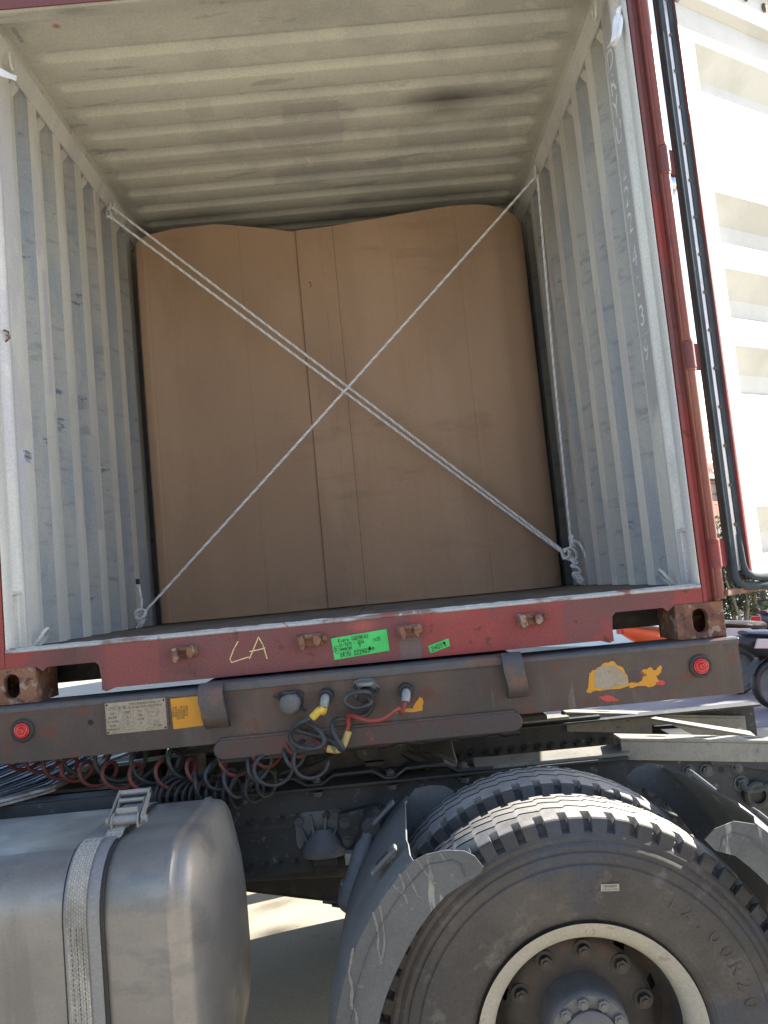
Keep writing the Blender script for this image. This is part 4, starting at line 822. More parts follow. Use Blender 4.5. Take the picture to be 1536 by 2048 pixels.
# ================================================================== HOSES
def helix(axis,r0,r1,turns,n=16,ph=0,flat=1.0,lean=0.0):
    A=smooth_path(axis,10); L=[0]
    for a,c in zip(A,A[1:]): L.append(L[-1]+(c-a).length)
    N=int(turns*n); out=[];j=0
    for i in range(N+1):
        t=i/N; s_=L[-1]*t
        while j<len(L)-2 and L[j+1]<s_: j+=1
        p=A[j].lerp(A[j+1],(s_-L[j])/max(L[j+1]-L[j],1e-9)); r=r0+(r1-r0)*t; a=2*PI*turns*t+ph
        out.append(p+Vector((lean*r*math.sin(a),r*flat*math.sin(a),r*math.cos(a))))
    return out
def pxl(l): return [at(a,c,Y=y) for a,c,y in l]
h1=thing('air_hose',CPL[1],'red coiled air hose hanging in loose loops under the chassis beam','hose',group='hoses between the truck and the trailer')
path=smooth_path([CPL[1],CPL[1]+Vector((-.016,-.006,-.03))]+pxl([(795,1418,-.15),(765,1438,-.17),(735,1441,-.17),(710,1433,-.14),(697,1432,-.11),(697,1448,-.10),(694,1462,-.10)]),8)
b=MB(); b.tube(path,.0075,10); build('hose_lead',b,m_hose_red,h1,smooth=0)
b=MB(); b.tube(smooth_path(pxl([(697,1462,-.10),(690,1482,-.10),(683,1497,-.105)]),5),.0115,10); build('hose_sleeve',b,m_sleeve,h1,smooth=40)
b=MB(); b.tube(smooth_path(pxl([(683,1497,-.10),(670,1500,-.10),(654,1497,-.10)]),5),.0115,10); build('hose_sleeve',b,m_sleeve,h1,smooth=40)
path=smooth_path(pxl([(654,1498,-.10),(640,1488,-.09),(625,1473,-.06)]),6)
def helix2(pts,radf,turnf,n=18,ph=0,flat=.9,leanf=None):
    A=smooth_path(pts,10); N=len(A)*4; tot=[0]; out=[]; K=n
    # integrate the winding so that the pitch can vary along the hose
    M_=400; acc=[0]
    for i in range(M_): acc.append(acc[-1]+turnf(i/M_)/M_)
    N=int(acc[-1]*n)
    for k in range(N+1):
        target=acc[-1]*k/N; lo_=0
        i=next((q for q in range(M_) if acc[q+1]>=target),M_-1); t=(i+(target-acc[i])/max(acc[i+1]-acc[i],1e-9))/M_
        u=t*(len(A)-1); j=min(int(u),len(A)-2); p=A[j].lerp(A[j+1],u-j); r=radf(t); a=2*PI*target+ph; le=leanf(t) if leanf else .6
        out.append(p+Vector((le*r*math.sin(a),flat*r*math.sin(a),r*math.cos(a))))
    return out
hx=helix2(pxl([(625,1482,-.04),(560,1497,-.03),(480,1522,-.01),(380,1544,.01),(280,1553,.02),(180,1546,.04),(110,1530,.08),(40,1514,.12)]),lambda t:.036+.010*math.sin(PI*min(1,t*1.4))+.003*math.sin(t*40),lambda t:7+7*min(1,t*1.6),18,ph=.2,leanf=lambda t:.25+.5*min(1,t*1.8))
b=MB(); b.tube(path+hx,.0066,8); build('hose_coil',b,m_hose_red2,h1,smooth=0)
h2=thing('air_hose',CPL[0],'black air hose with a yellow sleeve looping loosely below the beam','hose',group='hoses between the truck and the trailer')
b=MB(); b.tube(smooth_path([CPL[0],CPL[0]+Vector((-.004,-.004,-.012))]+pxl([(640,1420,-.14),(624,1436,-.14)]),6),.0125,12); build('hose_sleeve',b,m_yellow,h2,smooth=0)
path=smooth_path(pxl([(624,1436,-.14),(600,1446,-.13),(583,1462,-.11),(582,1480,-.10),(600,1494,-.11),(630,1497,-.13),(648,1486,-.14),(640,1462,-.12),(612,1446,-.09),(598,1452,-.08),(590,1458,-.08),(620,1468,-.08),(660,1480,-.09),(680,1498,-.11),(686,1497,-.13),(672,1475,-.13),(664,1452,-.12),(672,1440,-.10),(700,1436,-.09),(735,1428,-.07),(745,1405,-.08),(735,1385,-.12),(700,1388,-.14),(690,1405,-.14),(710,1416,-.12),(740,1408,-.10),(738,1392,-.09)]),7)
b=MB(); b.tube(path,.0078,10); build('hose_loop',b,m_hose_blk,h2,smooth=0)
hx=helix2(pxl([(628,1520,-.08),(600,1512,-.06),(560,1535,-.05),(520,1532,-.05),(470,1558,-.03),(430,1552,-.02),(385,1575,.0)]),lambda t:.044+.012*math.sin(t*23)+.006*math.sin(t*51),lambda t:5.6+3*t,20,ph=1.8,flat=.8,leanf=lambda t:.55+.45*math.sin(t*17+1))
b=MB(); b.tube(hx,.0062,8); build('hose_coil',b,m_hose_blk,h2,smooth=0)
h3=thing('coiled_cable',at(450,1580,Y=.03),'tight dark coil of electric cable resting above the fuel tank end','cable',group='hoses between the truck and the trailer')
hx=helix2(pxl([(330,1588,.02),(400,1590,.01),(470,1582,.0),(540,1562,.0)]),lambda t:.050+.006*math.sin(t*19),lambda t:13+6*math.sin(t*6),18,flat=.8,leanf=lambda t:.45+.3*math.sin(t*9))
b=MB(); b.tube(hx,.0062,8); build('cable_coil',b,m_rubber,h3,smooth=0)
b=MB(); b.tube(smooth_path(pxl([(330,1570,.02),(360,1520,.03),(350,1502,.05),(330,1515,.05),(300,1545,.06),(250,1575,.04),(200,1560,.05)]),7),.008,8); build('cable_lead',b,m_rubber,h3,smooth=0)
h4=thing('air_hose',at(200,1530,Y=.06),'dark hose in two wide loops under the left end of the beam','hose',group='hoses between the truck and the trailer')
hx=helix(pxl([(420,1515,.05),(330,1530,.05),(250,1528,.06),(180,1518,.07),(120,1505,.1)]),.060,.052,4.2,20,ph=.6,flat=.7,lean=.7)
b=MB(); b.tube(hx,.008,8); build('hose_coil',b,m_hose_grn,h4,smooth=0)
# ================================================================== TRUCK
trk=thing('tractor_truck',(0,.58,GZ),'dusty grey tractor truck chassis standing crosswise under the trailer front','truck')
RY=.18; FY=.98
def rail(y,face,parts_z=(.69,.972)):
    z0,z1=parts_z; b=MB(); s_=face   # face -1: flanges point to +Y (inwards)
    b.box(-3.2,1.70,y,y+.009,z0,z1)
    b.box(-3.2,1.70,min(y+.0095,y-s_*.075),max(y+.0095,y-s_*.075),z1-.009,z1-.0005); b.box(-3.2,1.70,min(y+.0095,y-s_*.075),max(y+.0095,y-s_*.075),z0+.0005,z0+.009)
    return build('frame_rail',b,m_frame,trk,bevel=.0015)
rail(RY,-1); rail(FY,1)
# upper reinforcement angle on the near rail with its top flange
b=MB(); b.prism([(RY-.010,.845),(RY-.0005,.845),(RY-.0005,.974),(RY+.085,.974),(RY+.085,.982),(RY-.05,.982),(RY-.05,.974),(RY-.010,.974)],'x',-3.2,.885); build('rail_angle',b,m_frame,trk,bevel=.0015)
b=MB(); b.prism([(RY-.035,.9825),(RY+.06,.9825),(RY+.06,1.006),(RY-.035,.994)],'x',.36,.90); build('fifth_wheel_slider_plate',b,m_ramp,trk,bevel=.002)
b=MB(); b.prism([(FY-.06,.974),(FY+.05,.974),(FY+.05,.986),(FY-.06,.986)],'x',-3.2,1.0); build('rail_angle',b,m_frame,trk,bevel=.0015)
b=MB(); b.prism([(FY-.075,.9865),(FY+.02,.9865),(FY+.02,.999),(FY-.075,.999)],'x',.45,.86); build('fifth_wheel_slider_plate',b,m_ramp,trk,bevel=.002)
# bolt rows
for i in range(26):
    x=-1.15+i*.052
    if -.46<x<.2: place(ME_BOLT if i%5!=3 else ME_HOLE,'bolt' if i%5!=3 else 'bolt_hole_disc',trk,(x,RY-.0105,.878),scale=.95)
for i in range(9): place(ME_BOLT,'bolt',trk,(-.44+i*.052,RY-.0005,.725),scale=.9)
for i in range(22): place(ME_BOLT,'bolt',trk,(-.2+i*.058,FY-.0005,.86),scale=1.25)
for x,z in ((.63,.875),(.69,.872),(1.02,.80),(1.10,.905),(1.16,.90)): place(ME_BOLTL,'bolt',trk,(x,RY-.0105 if x<.9 else RY-.0005,z))
for px,py in ((1443,1540),(1245,1690),(1330,1590)): 
    p=at(px,py,Y=RY-.001); place(ME_HOLE,'bolt_hole_disc',trk,p)
for px,py in ((524,1657),):
    p=at(px,py,Y=RY-.001); place(ME_HOLE,'bolt_hole_disc',trk,p,scale=.5)
for x in (-1.6,-.75,1.25): 
    b=MB(); b.box(x-.04,x+.04,RY+.08,FY-.08,.74,.93); build('cross_member',b,m_dark,trk,bevel=.004)
# spring hanger casting with ribs (below the bolt row)
c=at(640,1660,Y=RY-.02)
b=MB(); cx=c.x; cz=c.z
pl=[(cx-.088,cz+.050),(cx-.05,cz+.062),(cx+.065,cz+.062),(cx+.095,cz+.035),(cx+.098,cz-.03),(cx+.07,cz-.055),(cx-.07,cz-.068),(cx-.085,cz-.05)]
b.prism(pl,'y',RY-.012,RY-.0005); hg=build('spring_hanger',b,m_shock,trk,bevel=.004)
b=MB(); 
for a0 in (-1.0,-.35,.3,.95):
    tip=Vector((cx+.085*math.sin(a0),RY-.02,cz+.055*math.cos(a0))); root=Vector((cx+.02*a0,RY-.075,cz-.075))
    v=[Vector((tip.x,RY-.012,tip.z)),Vector((tip.x,RY-.020,tip.z)),Vector((root.x,RY-.075,root.z)),Vector((root.x,RY-.012,root.z))]
    d=Vector((math.cos(a0),0,-math.sin(a0)))*.004; b.add([p-d for p in v]+[p+d for p in v],[(0,1,2,3),(7,6,5,4),(0,4,5,1),(1,5,6,2),(2,6,7,3),(3,7,4,0)])
build('hanger_rib',b,m_shock,hg,bevel=.001)
b=MB(); n=14; prof=[(cz-.002,.034),(cz-.035,.062),(cz-.066,.078),(cz-.088,.070)]; v=[]
for z,r in prof:
    for i in range(n+1):
        a=PI*i/n; v.append((cx+.008+r*math.cos(a)*1.05,RY-.012-r*1.05*math.sin(a),z+.01*math.sin(a)))
b.add(v,[(j*(n+1)+i,j*(n+1)+i+1,(j+1)*(n+1)+i+1,(j+1)*(n+1)+i) for j in range(3) for i in range(n)]); build('hanger_cup',b,m_shock,hg,smooth=50)
b=MB(); b.box(cx-.035,cx+.05,RY-.05,RY-.005,cz-.115,cz-.085); build('hanger_bush',b,m_dark,hg,bevel=.008)
for dx,dz in ((-.068,.035),(.055,.045)): place(ME_BOLTL,'bolt',hg,(cx+dx,RY-.0125,cz+dz),scale=.9)
# leaf spring behind the wheel
b=MB()
for k in range(5):
    P=[]
    for i in range(15):
        t=i/14; P.append((-.2+1.35*t*(1-k*.05)+k*.03,.60-.10*math.sin(PI*t)-k*.014))
    b.sheet(P,'y',RY-.045,RY+.03,.012)
build('leaf_spring',b,m_skid,trk)
# bracket next to it with the shock absorber
pu=at(742,1648,Y=-.03); pm=at(709,1770,Y=-.11); pl_=at(696,1812,Y=-.135)
b=MB(); d=(pl_-pu).normalized()
b.tube([pu,pu+d*.05,pu+d*.07,pu+d*.10],[.018,.020,.030,.034],16); b.tube([pu+d*.10,pm],.034,18); sh=build('shock_absorber',b,m_shock,trk,smooth=40)
b=MB(); b.tube([pm,pm+d*.003,pl_-d*.02,pl_,pl_+d*.012,pl_+d*.02],[.036,.037,.037,.034,.024,.008],18); build('shock_cap',b,m_shock,sh,smooth=45)
b=MB(); b.cyl(pu+Vector((0,-.03,0)),pu+Vector((0,.12,0)),.028,18); b.cyl(pu+Vector((0,-.034,0)),pu+Vector((0,.0,0)),.016,12); build('shock_eye',b,m_frame,sh,smooth=40)
c=at(705,1640,Y=RY-.02); b=MB(); b.prism([(c.x-.045,c.z+.03),(c.x+.10,c.z+.05),(c.x+.10,c.z-.01),(c.x+.0,c.z-.07),(c.x-.03,c.z-.09),(c.x-.05,c.z-.03)],'y',RY-.05,RY-.011); br=build('shock_bracket',b,m_frame,trk,bevel=.006)
for dx,dz in ((-.025,.0),(-.02,-.06)): place(ME_BOLTL,'bolt',br,(c.x+dx,RY-.0505,c.z+dz),scale=.8)
for px,py in ((698,1715),(690,1772),(686,1790)):
    p=at(px,py,Y=.03); b=MB(); b.box(p.x-.012,p.x+.012,.01,.05,p.z-.018,p.z+.018); build('spring_clip',b,m_steel,sh,bevel=.003)
# axle housing, far-side tank
b=MB(); b.cyl((.51,-.3,.50),(.51,1.5,.50),.07,20); b.lathe([(-.22,.08),(-.14,.18),(0,.22),(.14,.18),(.22,.08)],(.51,.58,.50),'y',24); build('rear_axle',b,m_dark,trk,smooth=45)
b=MB(); b.cyl((.3,.58,.56),(-2.6,.58,.70),.05,16); build('drive_shaft',b,m_dark,trk,smooth=45)
q0=at(485,1786,Y=1.30); q1=at(700,1812,Y=1.30)
b=MB(); s_=(q1.z-q0.z)/(q1.x-q0.x); xa,xb=-1.35,-.05
v=[]
for y in (1.30,1.52):
    for x,zt in ((xa,.95),(xb,.80)): v+=[(x,y,q0.z+s_*(x-q0.x)),(x,y,zt)]
b.add(v,[(0,1,3,2),(4,6,7,5),(0,4,5,1),(2,3,7,6),(0,2,6,4),(1,5,7,3)]); build('far_side_tank',b,m_dark,trk,bevel=.02)
# fifth wheel
fw=bpy.data.objects.new('fifth_wheel',None); COL.objects.link(fw); fw.parent=trk; ORG['fifth_wheel']=org(trk)
b=MB()
base=[]; 
def wavy(y0,y1):
    P=[(-.75,.984),(-.44,.985)]
    for cxx in (-.32,-.05,.20):
        P+=[(cxx-.115,.986),(cxx-.075,1.012),(cxx+.055,1.014),(cxx+.10,.986)]
    P+=[(.42,.986)]
    bb=MB(); bb.sheet(P,'y',y0,y1,.008); return bb
build('mounting_plate',wavy(RY-.045,RY+.03),m_frame,fw,bevel=.001); build('mounting_plate',wavy(FY-.03,FY+.04),m_frame,fw,bevel=.001)
for x in (-.44,-.185,.07,.32):
    for y in (RY-.02,): place(ME_BOLTL,'bolt',fw,(x,y,.995),rot=(-PI/2,0,0)); place(ME_BOLTL,'bolt',fw,(x,y-.012,.965),rot=(PI/2,0,0))
b=MB()
for y,dy in ((RY+.04,.05),(FY-.09,.05)):
    b=MB(); b.prism([(-.36,1.0),(.30,1.0),(.24,1.03),(.16,1.05),(.10,1.085),(-.10,1.085),(-.20,1.04),(-.30,1.02)],'y',y,y+dy)
    build('pedestal',b,m_dark,fw,bevel=.006)
c=at(733,1497,Y=RY+.03); b=MB(); b.cyl((c.x,RY+.0,c.z),(c.x,RY+.12,c.z),.037,24); build('pivot_cap',b,m_frame,fw,smooth=40,bevel=.002)
b=MB(); b.box(c.x-.01,c.x+.06,RY+.01,RY+.06,c.z-.062,c.z-.045); build('grease_pipe',b,m_dark,fw,bevel=.004)
b=MB(); b.tube(smooth_path(pxl([(775,1525,.25),(800,1505,.24),(830,1515,.22),(860,1530,.2)]),5),[.02]*16,8); build('locking_handle',b,m_dark,fw,smooth=40)
b=MB(); P=[at(840,1488,Y=.42),at(900,1472,Y=.42),at(914,1522,Y=.26),at(862,1530,Y=.26)]
b.add(P+[p+Vector((0,.01,-.02)) for p in P],[(0,1,2,3),(7,6,5,4),(0,4,5,1),(1,5,6,2),(2,6,7,3),(3,7,4,0)]); build('greased_skid',b,m_steel,fw,bevel=.002,label='pale greased plate end of the fifth wheel')
b=MB(); P=[]
for i in range(32):
    a=2*PI*i/32; P.append((-.02+.46*math.cos(a),.58+.40*math.sin(a)))
b.prism(P,'z',1.095,1.125); build('top_plate',b,m_grease,fw,bevel=.01)
b=MB()
for i in range(3): b.tube(smooth_path(pxl([(890,1535,.3),(930,1520+4*i,.32),(980,1510+5*i,.34),(1030,1525-3*i,.3)]),5),.006,6)
build('air_line',b,m_rubber,fw,smooth=0)
# tail ramps on the rails
def ramp(y0,y1,nm,pf,pt,h,hole=True):
    """inverted U ramp from near point to tail; pf/pt = (x,z) top line"""
    b=MB(); (xa,za),(xb,zb)=pf,pt
    for (yA,yB,zo,zi) in ((y0,y1,0,-.010),):
        b.add([(xa,y0,za),(xb,y0,zb),(xb,y1,zb),(xa,y1,za),(xa,y0,za-.010),(xb,y0,zb-.010),(xb,y1,zb-.010),(xa,y1,za-.010)],[(0,1,2,3),(7,6,5,4),(0,4,5,1),(1,5,6,2),(2,6,7,3),(3,7,4,0)])
    for y in (y0,y1-.008): 
        b.add([(xa,y,za-.0105),(xb,y,zb-.0105),(xb,y,zb-h),(xa,y,za-h),(xa,y+.008,za-.0105),(xb,y+.008,zb-.0105),(xb,y+.008,zb-h),(xa,y+.008,za-h)],[(0,1,2,3),(7,6,5,4),(0,4,5,1),(1,5,6,2),(2,6,7,3),(3,7,4,0)])
    o=build('rail_ramp',b,m_ramp,trk,bevel=.003)
    L=xb-xa
    for t in (.22,.5,.78):
        x=xa+L*t; z=za+(zb-za)*t+.0006
        P=[(x+.03*math.cos(2*PI*i/16)*1.3,(y0+y1)/2+.012*math.sin(2*PI*i/16),z+(zb-za)/L*.039*math.cos(2*PI*i/16)) for i in range(16)]
        b=MB(); b.add(P,[tuple(range(16))]); build('slot',b,m_groove,o,fixn=False)  # flat oval, the dark inside the slot is painted
    return o
p=at(1240,1476,Y=RY-.02); q=at(1600,1482,Y=RY-.02); ramp(RY-.02,RY+.07,'',(p.x,p.z),(q.x,q.z),.075)
p=at(1130,1424,Y=FY-.02); q=at(1490,1432,Y=FY-.02); ramp(FY-.02,FY+.07,'',(p.x,p.z),(q.x,q.z),.085)
b=MB(); P=[at(1310,1433,Y=FY-.10),at(1500,1462,Y=FY-.22),at(1512,1472,Y=FY-.30),at(1300,1436,Y=FY-.15)]
b.add(P+[p+Vector((0,0,-.012)) for p in P],[(0,1,2,3),(7,6,5,4),(0,4,5,1),(1,5,6,2),(2,6,7,3),(3,7,4,0)]); gp=build('gusset_plate',b,m_ramp,trk,bevel=.002)
for px,py in ((1448,1462),(1480,1463),(1495,1471)):
    p=at(px,py,Y=FY-.20); place(ME_BOLTL,'bolt',gp,p,rot=(-PI/2,0,0),scale=.7)
# pressed stiffener on the tail of the near rail
b=MB(); P=[at(1405,1500,Y=RY-.004),at(1440,1504,Y=RY-.004),at(1536,1520,Y=RY-.004),at(1600,1530,Y=RY-.004),at(1600,1556,Y=RY-.004),at(1536,1542,Y=RY-.004),at(1450,1530,Y=RY-.004),at(1420,1530,Y=RY-.004)]
b.prism([(p.x,p.z) for p in P],'y',RY-.014,RY-.0005); build('rail_stiffener',b,m_frame,trk,bevel=.006)
for px,py,s_ in ((1475,1535,.9),(1483,1567,1.3),(1275,1548,.8)):
    p=at(px,py,Y=RY-.001); place(ME_BOLTL,'bolt',trk,p,scale=s_)
b=MB(); p=at(1515,1590,Y=RY-.03); b.lathe([(0,.045),(-.03,.045),(-.036,.038),(-.036,.028),(-.02,.026),(-.02,.0001)],(p.x,RY-.001,p.z),'y',20); build('rear_bush',b,m_dark,trk,smooth=40)
b=MB(); b.tube(smooth_path(pxl([(1483,1567,.16),(1496,1580,.15),(1520,1578,.15),(1560,1555,.15)]),5),.011,8); build('bush_strap',b,m_frame,trk,smooth=50)
b=MB(); p=at(1305,1580,Y=0.02); b.lathe([(0,.035),(-.012,.035),(-.012,.022),(.0,.020)],p,'y',18); b.cyl(p+Vector((.02,-.004,0)),p+Vector((.09,-.01,.006)),.008,8); build('brake_valve',b,m_frame,trk,smooth=40)
b=MB(); p=at(1362,1640,Y=0.0); b.cyl(p+Vector((-.06,.02,.03)),p,.012,10); b.lathe([(0,.018),(-.01,.018),(-.012,.01),(-.012,.0001)],p,'y',14); build('brake_rod',b,m_frame,trk,smooth=40)
# ---------------------------------------------------------------- wheels
WC=Vector((.510,0,.487)); NL=56; SEG=NL*8
def tyre_mesh():
    sp=[(.045,.270,0),(.036,.284,0),(.030,.290,0),(.0275,.2915,0),(.0265,.295,0),(.0245,.2965,0),(.0235,.300,0),(.0215,.3015,0),(.0205,.306,0),(.018,.308,0),(.010,.335,0),(.003,.372,0),(.000,.405,0),(.001,.428,0),(.006,.432,0),(.004,.440,0),(.008,.456,0),(.013,.459,0),(.012,.470,0),(.016,.477,0),(.021,.481,0),(.022,.492,0),(.0275,.499,0),(.029,.503,1),(.033,.520,2),(.038,.531,3),(.043,.5345,4),(.055,.5365,4),(.075,.5385,4),(.0765,.539,5)]
    DY={1:(.018,.002),2:(.019,-.004),3:(.018,-.014)}
    def R_t(y): return .5455-((y-.155)/.11)**2*.009
    tr=[]
    for yc in (.107,.155,.203):
        tr+=[(yc-.0050,R_t(yc),6),(yc-.0042,R_t(yc)-.013,7),(yc+.0042,R_t(yc)-.013,7),(yc+.0050,R_t(yc),6)]
    mir=[(.31-y,r,c) for y,r,c in reversed(sp)]
    prof=sp+tr+mir; m=len(prof); b=MB(); v=[]
    PH=[0,.02,.19,.37,.39,.56,.74,.86]
    rr=random.Random(12); jag=[rr.uniform(-.05,.05) for _ in range(NL)]
    for k in range(SEG):
        q=k%8; ph=PH[q]; a=2*PI*(k//8+ph+(jag[k//8]*.5 if q in (3,4) else 0))/NL
        zz=(-1+2*ph/.84 if ph<.84 else 1-2*(ph-.84)/.16)*.0085
        notch=q in (1,2,3)
        for i,(y,r,c) in enumerate(prof):
            inner=y>.155; yy=y; r2=r; sg=-1 if inner else 1
            if c in (6,7): yy=y+zz
            if notch and c in DY: yy=y+sg*DY[c][0]; r2=r+DY[c][1]
            if notch and c==4: r2=r-.019; yy=y+sg*(.012 if abs(y-.155)>.105 else .002)
            v.append((r2*math.cos(a),yy,r2*math.sin(a)))
    b.v=v
    for k in range(SEG):
        j=(k+1)%SEG; nt=k%8 in (0,1,2,3)
        for i in range(m-1):
            c0,c1=prof[i][2],prof[i+1][2]
            g=1 if (c0==7 or c1==7) else (2 if (c0>=4 and c1>=4) else 0)
            if k%8 in (1,2) and g==2 and c0==4 and c1==4: g=0
            b.f.append((k*m+i,k*m+i+1,j*m+i+1,j*m+i)); b.m.append(g)
    return mesh_only('tyre',b,[m_tyre,m_groove,m_tread],smooth=30,fixn=False)
ME_TYRE=tyre_mesh()
def rim_mesh():
    b=MB(); b.lathe([(.036,.270),(.020,.282),(.016,.286),(.018,.280),(.024,.262),(.034,.248),(.05,.240),(.075,.2385)],(0,0,0),'y',96); return mesh_only('rim',b,m_rim,smooth=50,fixn=False)
ME_RIM=rim_mesh()
b=MB(); b.lathe([(.0755,.2384),(.11,.237),(.17,.232),(.19,.222)],(0,0,0),'y',96); ME_BARREL=mesh_only('rim_barrel',b,m_disc,smooth=50,fixn=False)
def disc_mesh():
    b=MB(); N=120; rs=[.222,.214,.196,.18,.14,.10]; yy=[.19,.185,.165,.150,.150,.152]; v=[]
    for k in range(N):
        a=2*PI*k/N
        for r,y in zip(rs,yy): v.append((r*math.cos(a),y,r*math.sin(a)))
    b.v=v; m=len(rs)
    for k in range(N):
        for i in range(m-1):
            if i==1 and (k%12) in (4,5,6): continue      # hand holes
            b.f.append((k*m+i,k*m+i+1,((k+1)%N)*m+i+1,((k+1)%N)*m+i)); b.m.append(0)
    return mesh_only('wheel_disc',b,m_disc,smooth=50,fixn=False)
ME_DISC=disc_mesh()
b=MB(); b.lathe([(.15,.112),(.12,.106),(.075,.104),(.062,.101),(.056,.096),(.055,.0675)],(0,0,0),'y',48); ME_HUB=mesh_only('hub_flange',b,m_hub,smooth=40,fixn=False)
b=MB(); b.lathe([(.055,.0665),(.045,.0655),(.042,.062),(.040,.030),(.039,.005),(.042,.0045),(.042,.0001)],(0,0,0),'y',40); ME_CAP=mesh_only('hub_cap',b,m_hub,smooth=40,fixn=False)
def wheel(x,y,flip,outer,lab=None):
    w_=bpy.data.objects.new('wheel',None); COL.objects.link(w_); w_.parent=trk; ORG[w_.name]=org(trk)
    if lab: w_['label']=lab
    base=Vector((x,y,WC.z)); rz=PI if flip else 0
    def pl(me,nm,off=(0,0,0),extra=(0,0,0)):
        o=Vector(off); 
        if flip: o=Vector((-o.x,-o.y,o.z))
        ob=bpy.data.objects.new(nm,me); COL.objects.link(ob); ob.parent=w_; ob.location=base+o-org(trk); ob.rotation_euler=(extra[0],extra[1],rz+extra[2]); ORG[ob.name]=org(trk); return ob
    pl(ME_TYRE,'tyre',extra=(0,0,0)); pl(ME_RIM,'rim'); pl(ME_BARREL,'rim_barrel'); pl(ME_DISC,'wheel_disc',(0,0 if outer else .0,0),)
    if outer:
        pl(ME_HUB,'hub_flange'); pl(ME_CAP,'hub_cap')
        for k in range(10):
            a=2*PI*k/10+.18; pl(ME_NUT,'wheel_nut',(.1675*math.cos(a),.150,.1675*math.sin(a)))
        for k in range(10):
            a=2*PI*k/10+.45; pl(ME_HUBBOLT,'hub_bolt',(.0825*math.cos(a),.056,.0825*math.sin(a)))
    return w_
w1=wheel(WC.x,-.655,False,True,'outer rear wheel nearest the camera, sunlit along its tread'); wheel(WC.x,-.305,False,False,'inner rear wheel just behind the outer one')
wheel(WC.x,1.825,True,True,'far side outer rear wheel'); wheel(WC.x,1.475,True,False,'far side inner rear wheel')
# brake drum filling the wheel
b=MB(); b.lathe([(0,.0001),(0,.19),(.25,.195),(.25,.0001)],(WC.x,-.44,WC.z),'y',48); build('brake_drum',b,m_dark,trk,smooth=40)
# raised size lettering on the outer sidewall
for i,ch in enumerate('12.00R20'):
    b=MB()
    a=R_(55-6.4*i); r=.392; yv=-.655+.0005
    o=Vector((WC.x+r*math.cos(a),yv,WC.z+r*math.sin(a))); er=Vector((math.cos(a),0,math.sin(a))); et=Vector((math.sin(a),0,-math.cos(a)))
    text_on(b,ch,.050,o,et,er,.0011)
    build('raised_character',b,m_tyre,w1,fixn=False)
p=at(1220,1775,Y=-.657); b=MB(); ang=R_(-4)
ex=Vector((math.cos(ang),0,math.sin(ang))); ez=Vector((-math.sin(ang),0,math.cos(ang)))
b.add([p+ex*i*.0225+ez*j*.0085+Vector((0,-.0006,0)) for i,j in ((-1,-1),(1,-1),(1,1),(-1,1))],[(0,1,2,3)]); stt=build('barcode_sticker',b,m_rim,w1,fixn=False)
b=MB(); text_on(b,'20025A110730',.0065,p-ez*.0045+Vector((0,-.001,0)),ex,ez)
rr=random.Random(4); x=-.016
while x<.016:
    wv=rr.choice((.0006,.001)); q=p+ex*x+ez*.0035+Vector((0,-.001,0)); b.add([q-ez*.003,q-ez*.003+ex*wv,q+ez*.003+ex*wv,q+ez*.003],[(0,1,2,3)]); x+=wv+rr.choice((.0007,.0012))
build('sticker_print',b,m_ink,stt,fixn=False)
# ---------------------------------------------------------------- mudguards
def guard(a0,a1,r,rin,lab,tipfn=None,end='a1'):
    """quarter mudguard: strip round the two tyres with skirts at both sides"""
    b=MB(); N=24; y0,y1=-.690,-.045; v=[]
    ysec=[(y0,-.010),(y0+.02,.002),(y0+.10,.004),(y0+.12,.010),(y1-.12,-.002),(y1-.10,-.010),(y1-.02,-.014),(y1,-.026)]
    for i in range(N+1):
        a=R_(a0+(a1-a0)*i/N)
        for y,dr in ysec: v.append((WC.x+(r+dr)*math.cos(a),y,WC.z+(r+dr)*math.sin(a)))
    n=len(ysec); b.add(v,[(i*n+j,i*n+j+1,(i+1)*n+j+1,(i+1)*n+j) for i in range(N) for j in range(n-1)])
    v2=[]
    for i in range(N+1):
        a=R_(a0+(a1-a0)*i/N)
        for y,dr in ysec: v2.append((WC.x+(r+dr-.005)*math.cos(a),y,WC.z+(r+dr-.005)*math.sin(a)))
    b.add(v2,[(i*n+j,(i+1)*n+j,(i+1)*n+j+1,i*n+j+1) for i in range(N) for j in range(n-1)])
    o1=0;o2=len(v)
    for i in (0,N): b.add([],[(o1+i*n+j,o1+i*n+j+1,o2+i*n+j+1,o2+i*n+j) for j in range(n-1)])
    g=build('mudguard',b,m_guard,trk,smooth=40,fixn=False,label=lab)
    for nm,y,t in (('guard_skirt',y0,.004),('guard_skirt',y1-.004,.004)):
        b=MB(); out=[];inn=[]
        for i in range(N+1):
            a=R_(a0+(a1-a0)*i/N); out.append(Vector((WC.x+(r-(.010 if y<-.3 else .027))*math.cos(a),y,WC.z+(r-(.010 if y<-.3 else .027))*math.sin(a)))); ri=rin(a0+(a1-a0)*i/N); inn.append(Vector((WC.x+ri*math.cos(a),y,WC.z+ri*math.sin(a))))
        if tipfn: 
            ot,it=tipfn(y); out+=ot; inn+=it
        m=len(out); A=out+inn; B=[p+Vector((0,t,0)) for p in A]
        b.add(A+B,[(i,i+1,m+i+1,m+i) for i in range(m-1)]+[(2*m+i,3*m+i,3*m+i+1,2*m+i+1) for i in range(m-1)]+[(i,2*m+i,2*m+i+1,i+1) for i in range(m-1)]+[(m+i,m+i+1,3*m+i+1,3*m+i) for i in range(m-1)]+[(0,m,3*m,2*m),(m-1,3*m-1,4*m-1,2*m-1)])
        build(nm,b,m_guard,g,fixn=True)
        # raised border panel on the outside skirt
    return g
def P2(r,a,y): a=R_(a); return Vector((WC.x+r*math.cos(a),y,WC.z+r*math.sin(a)))
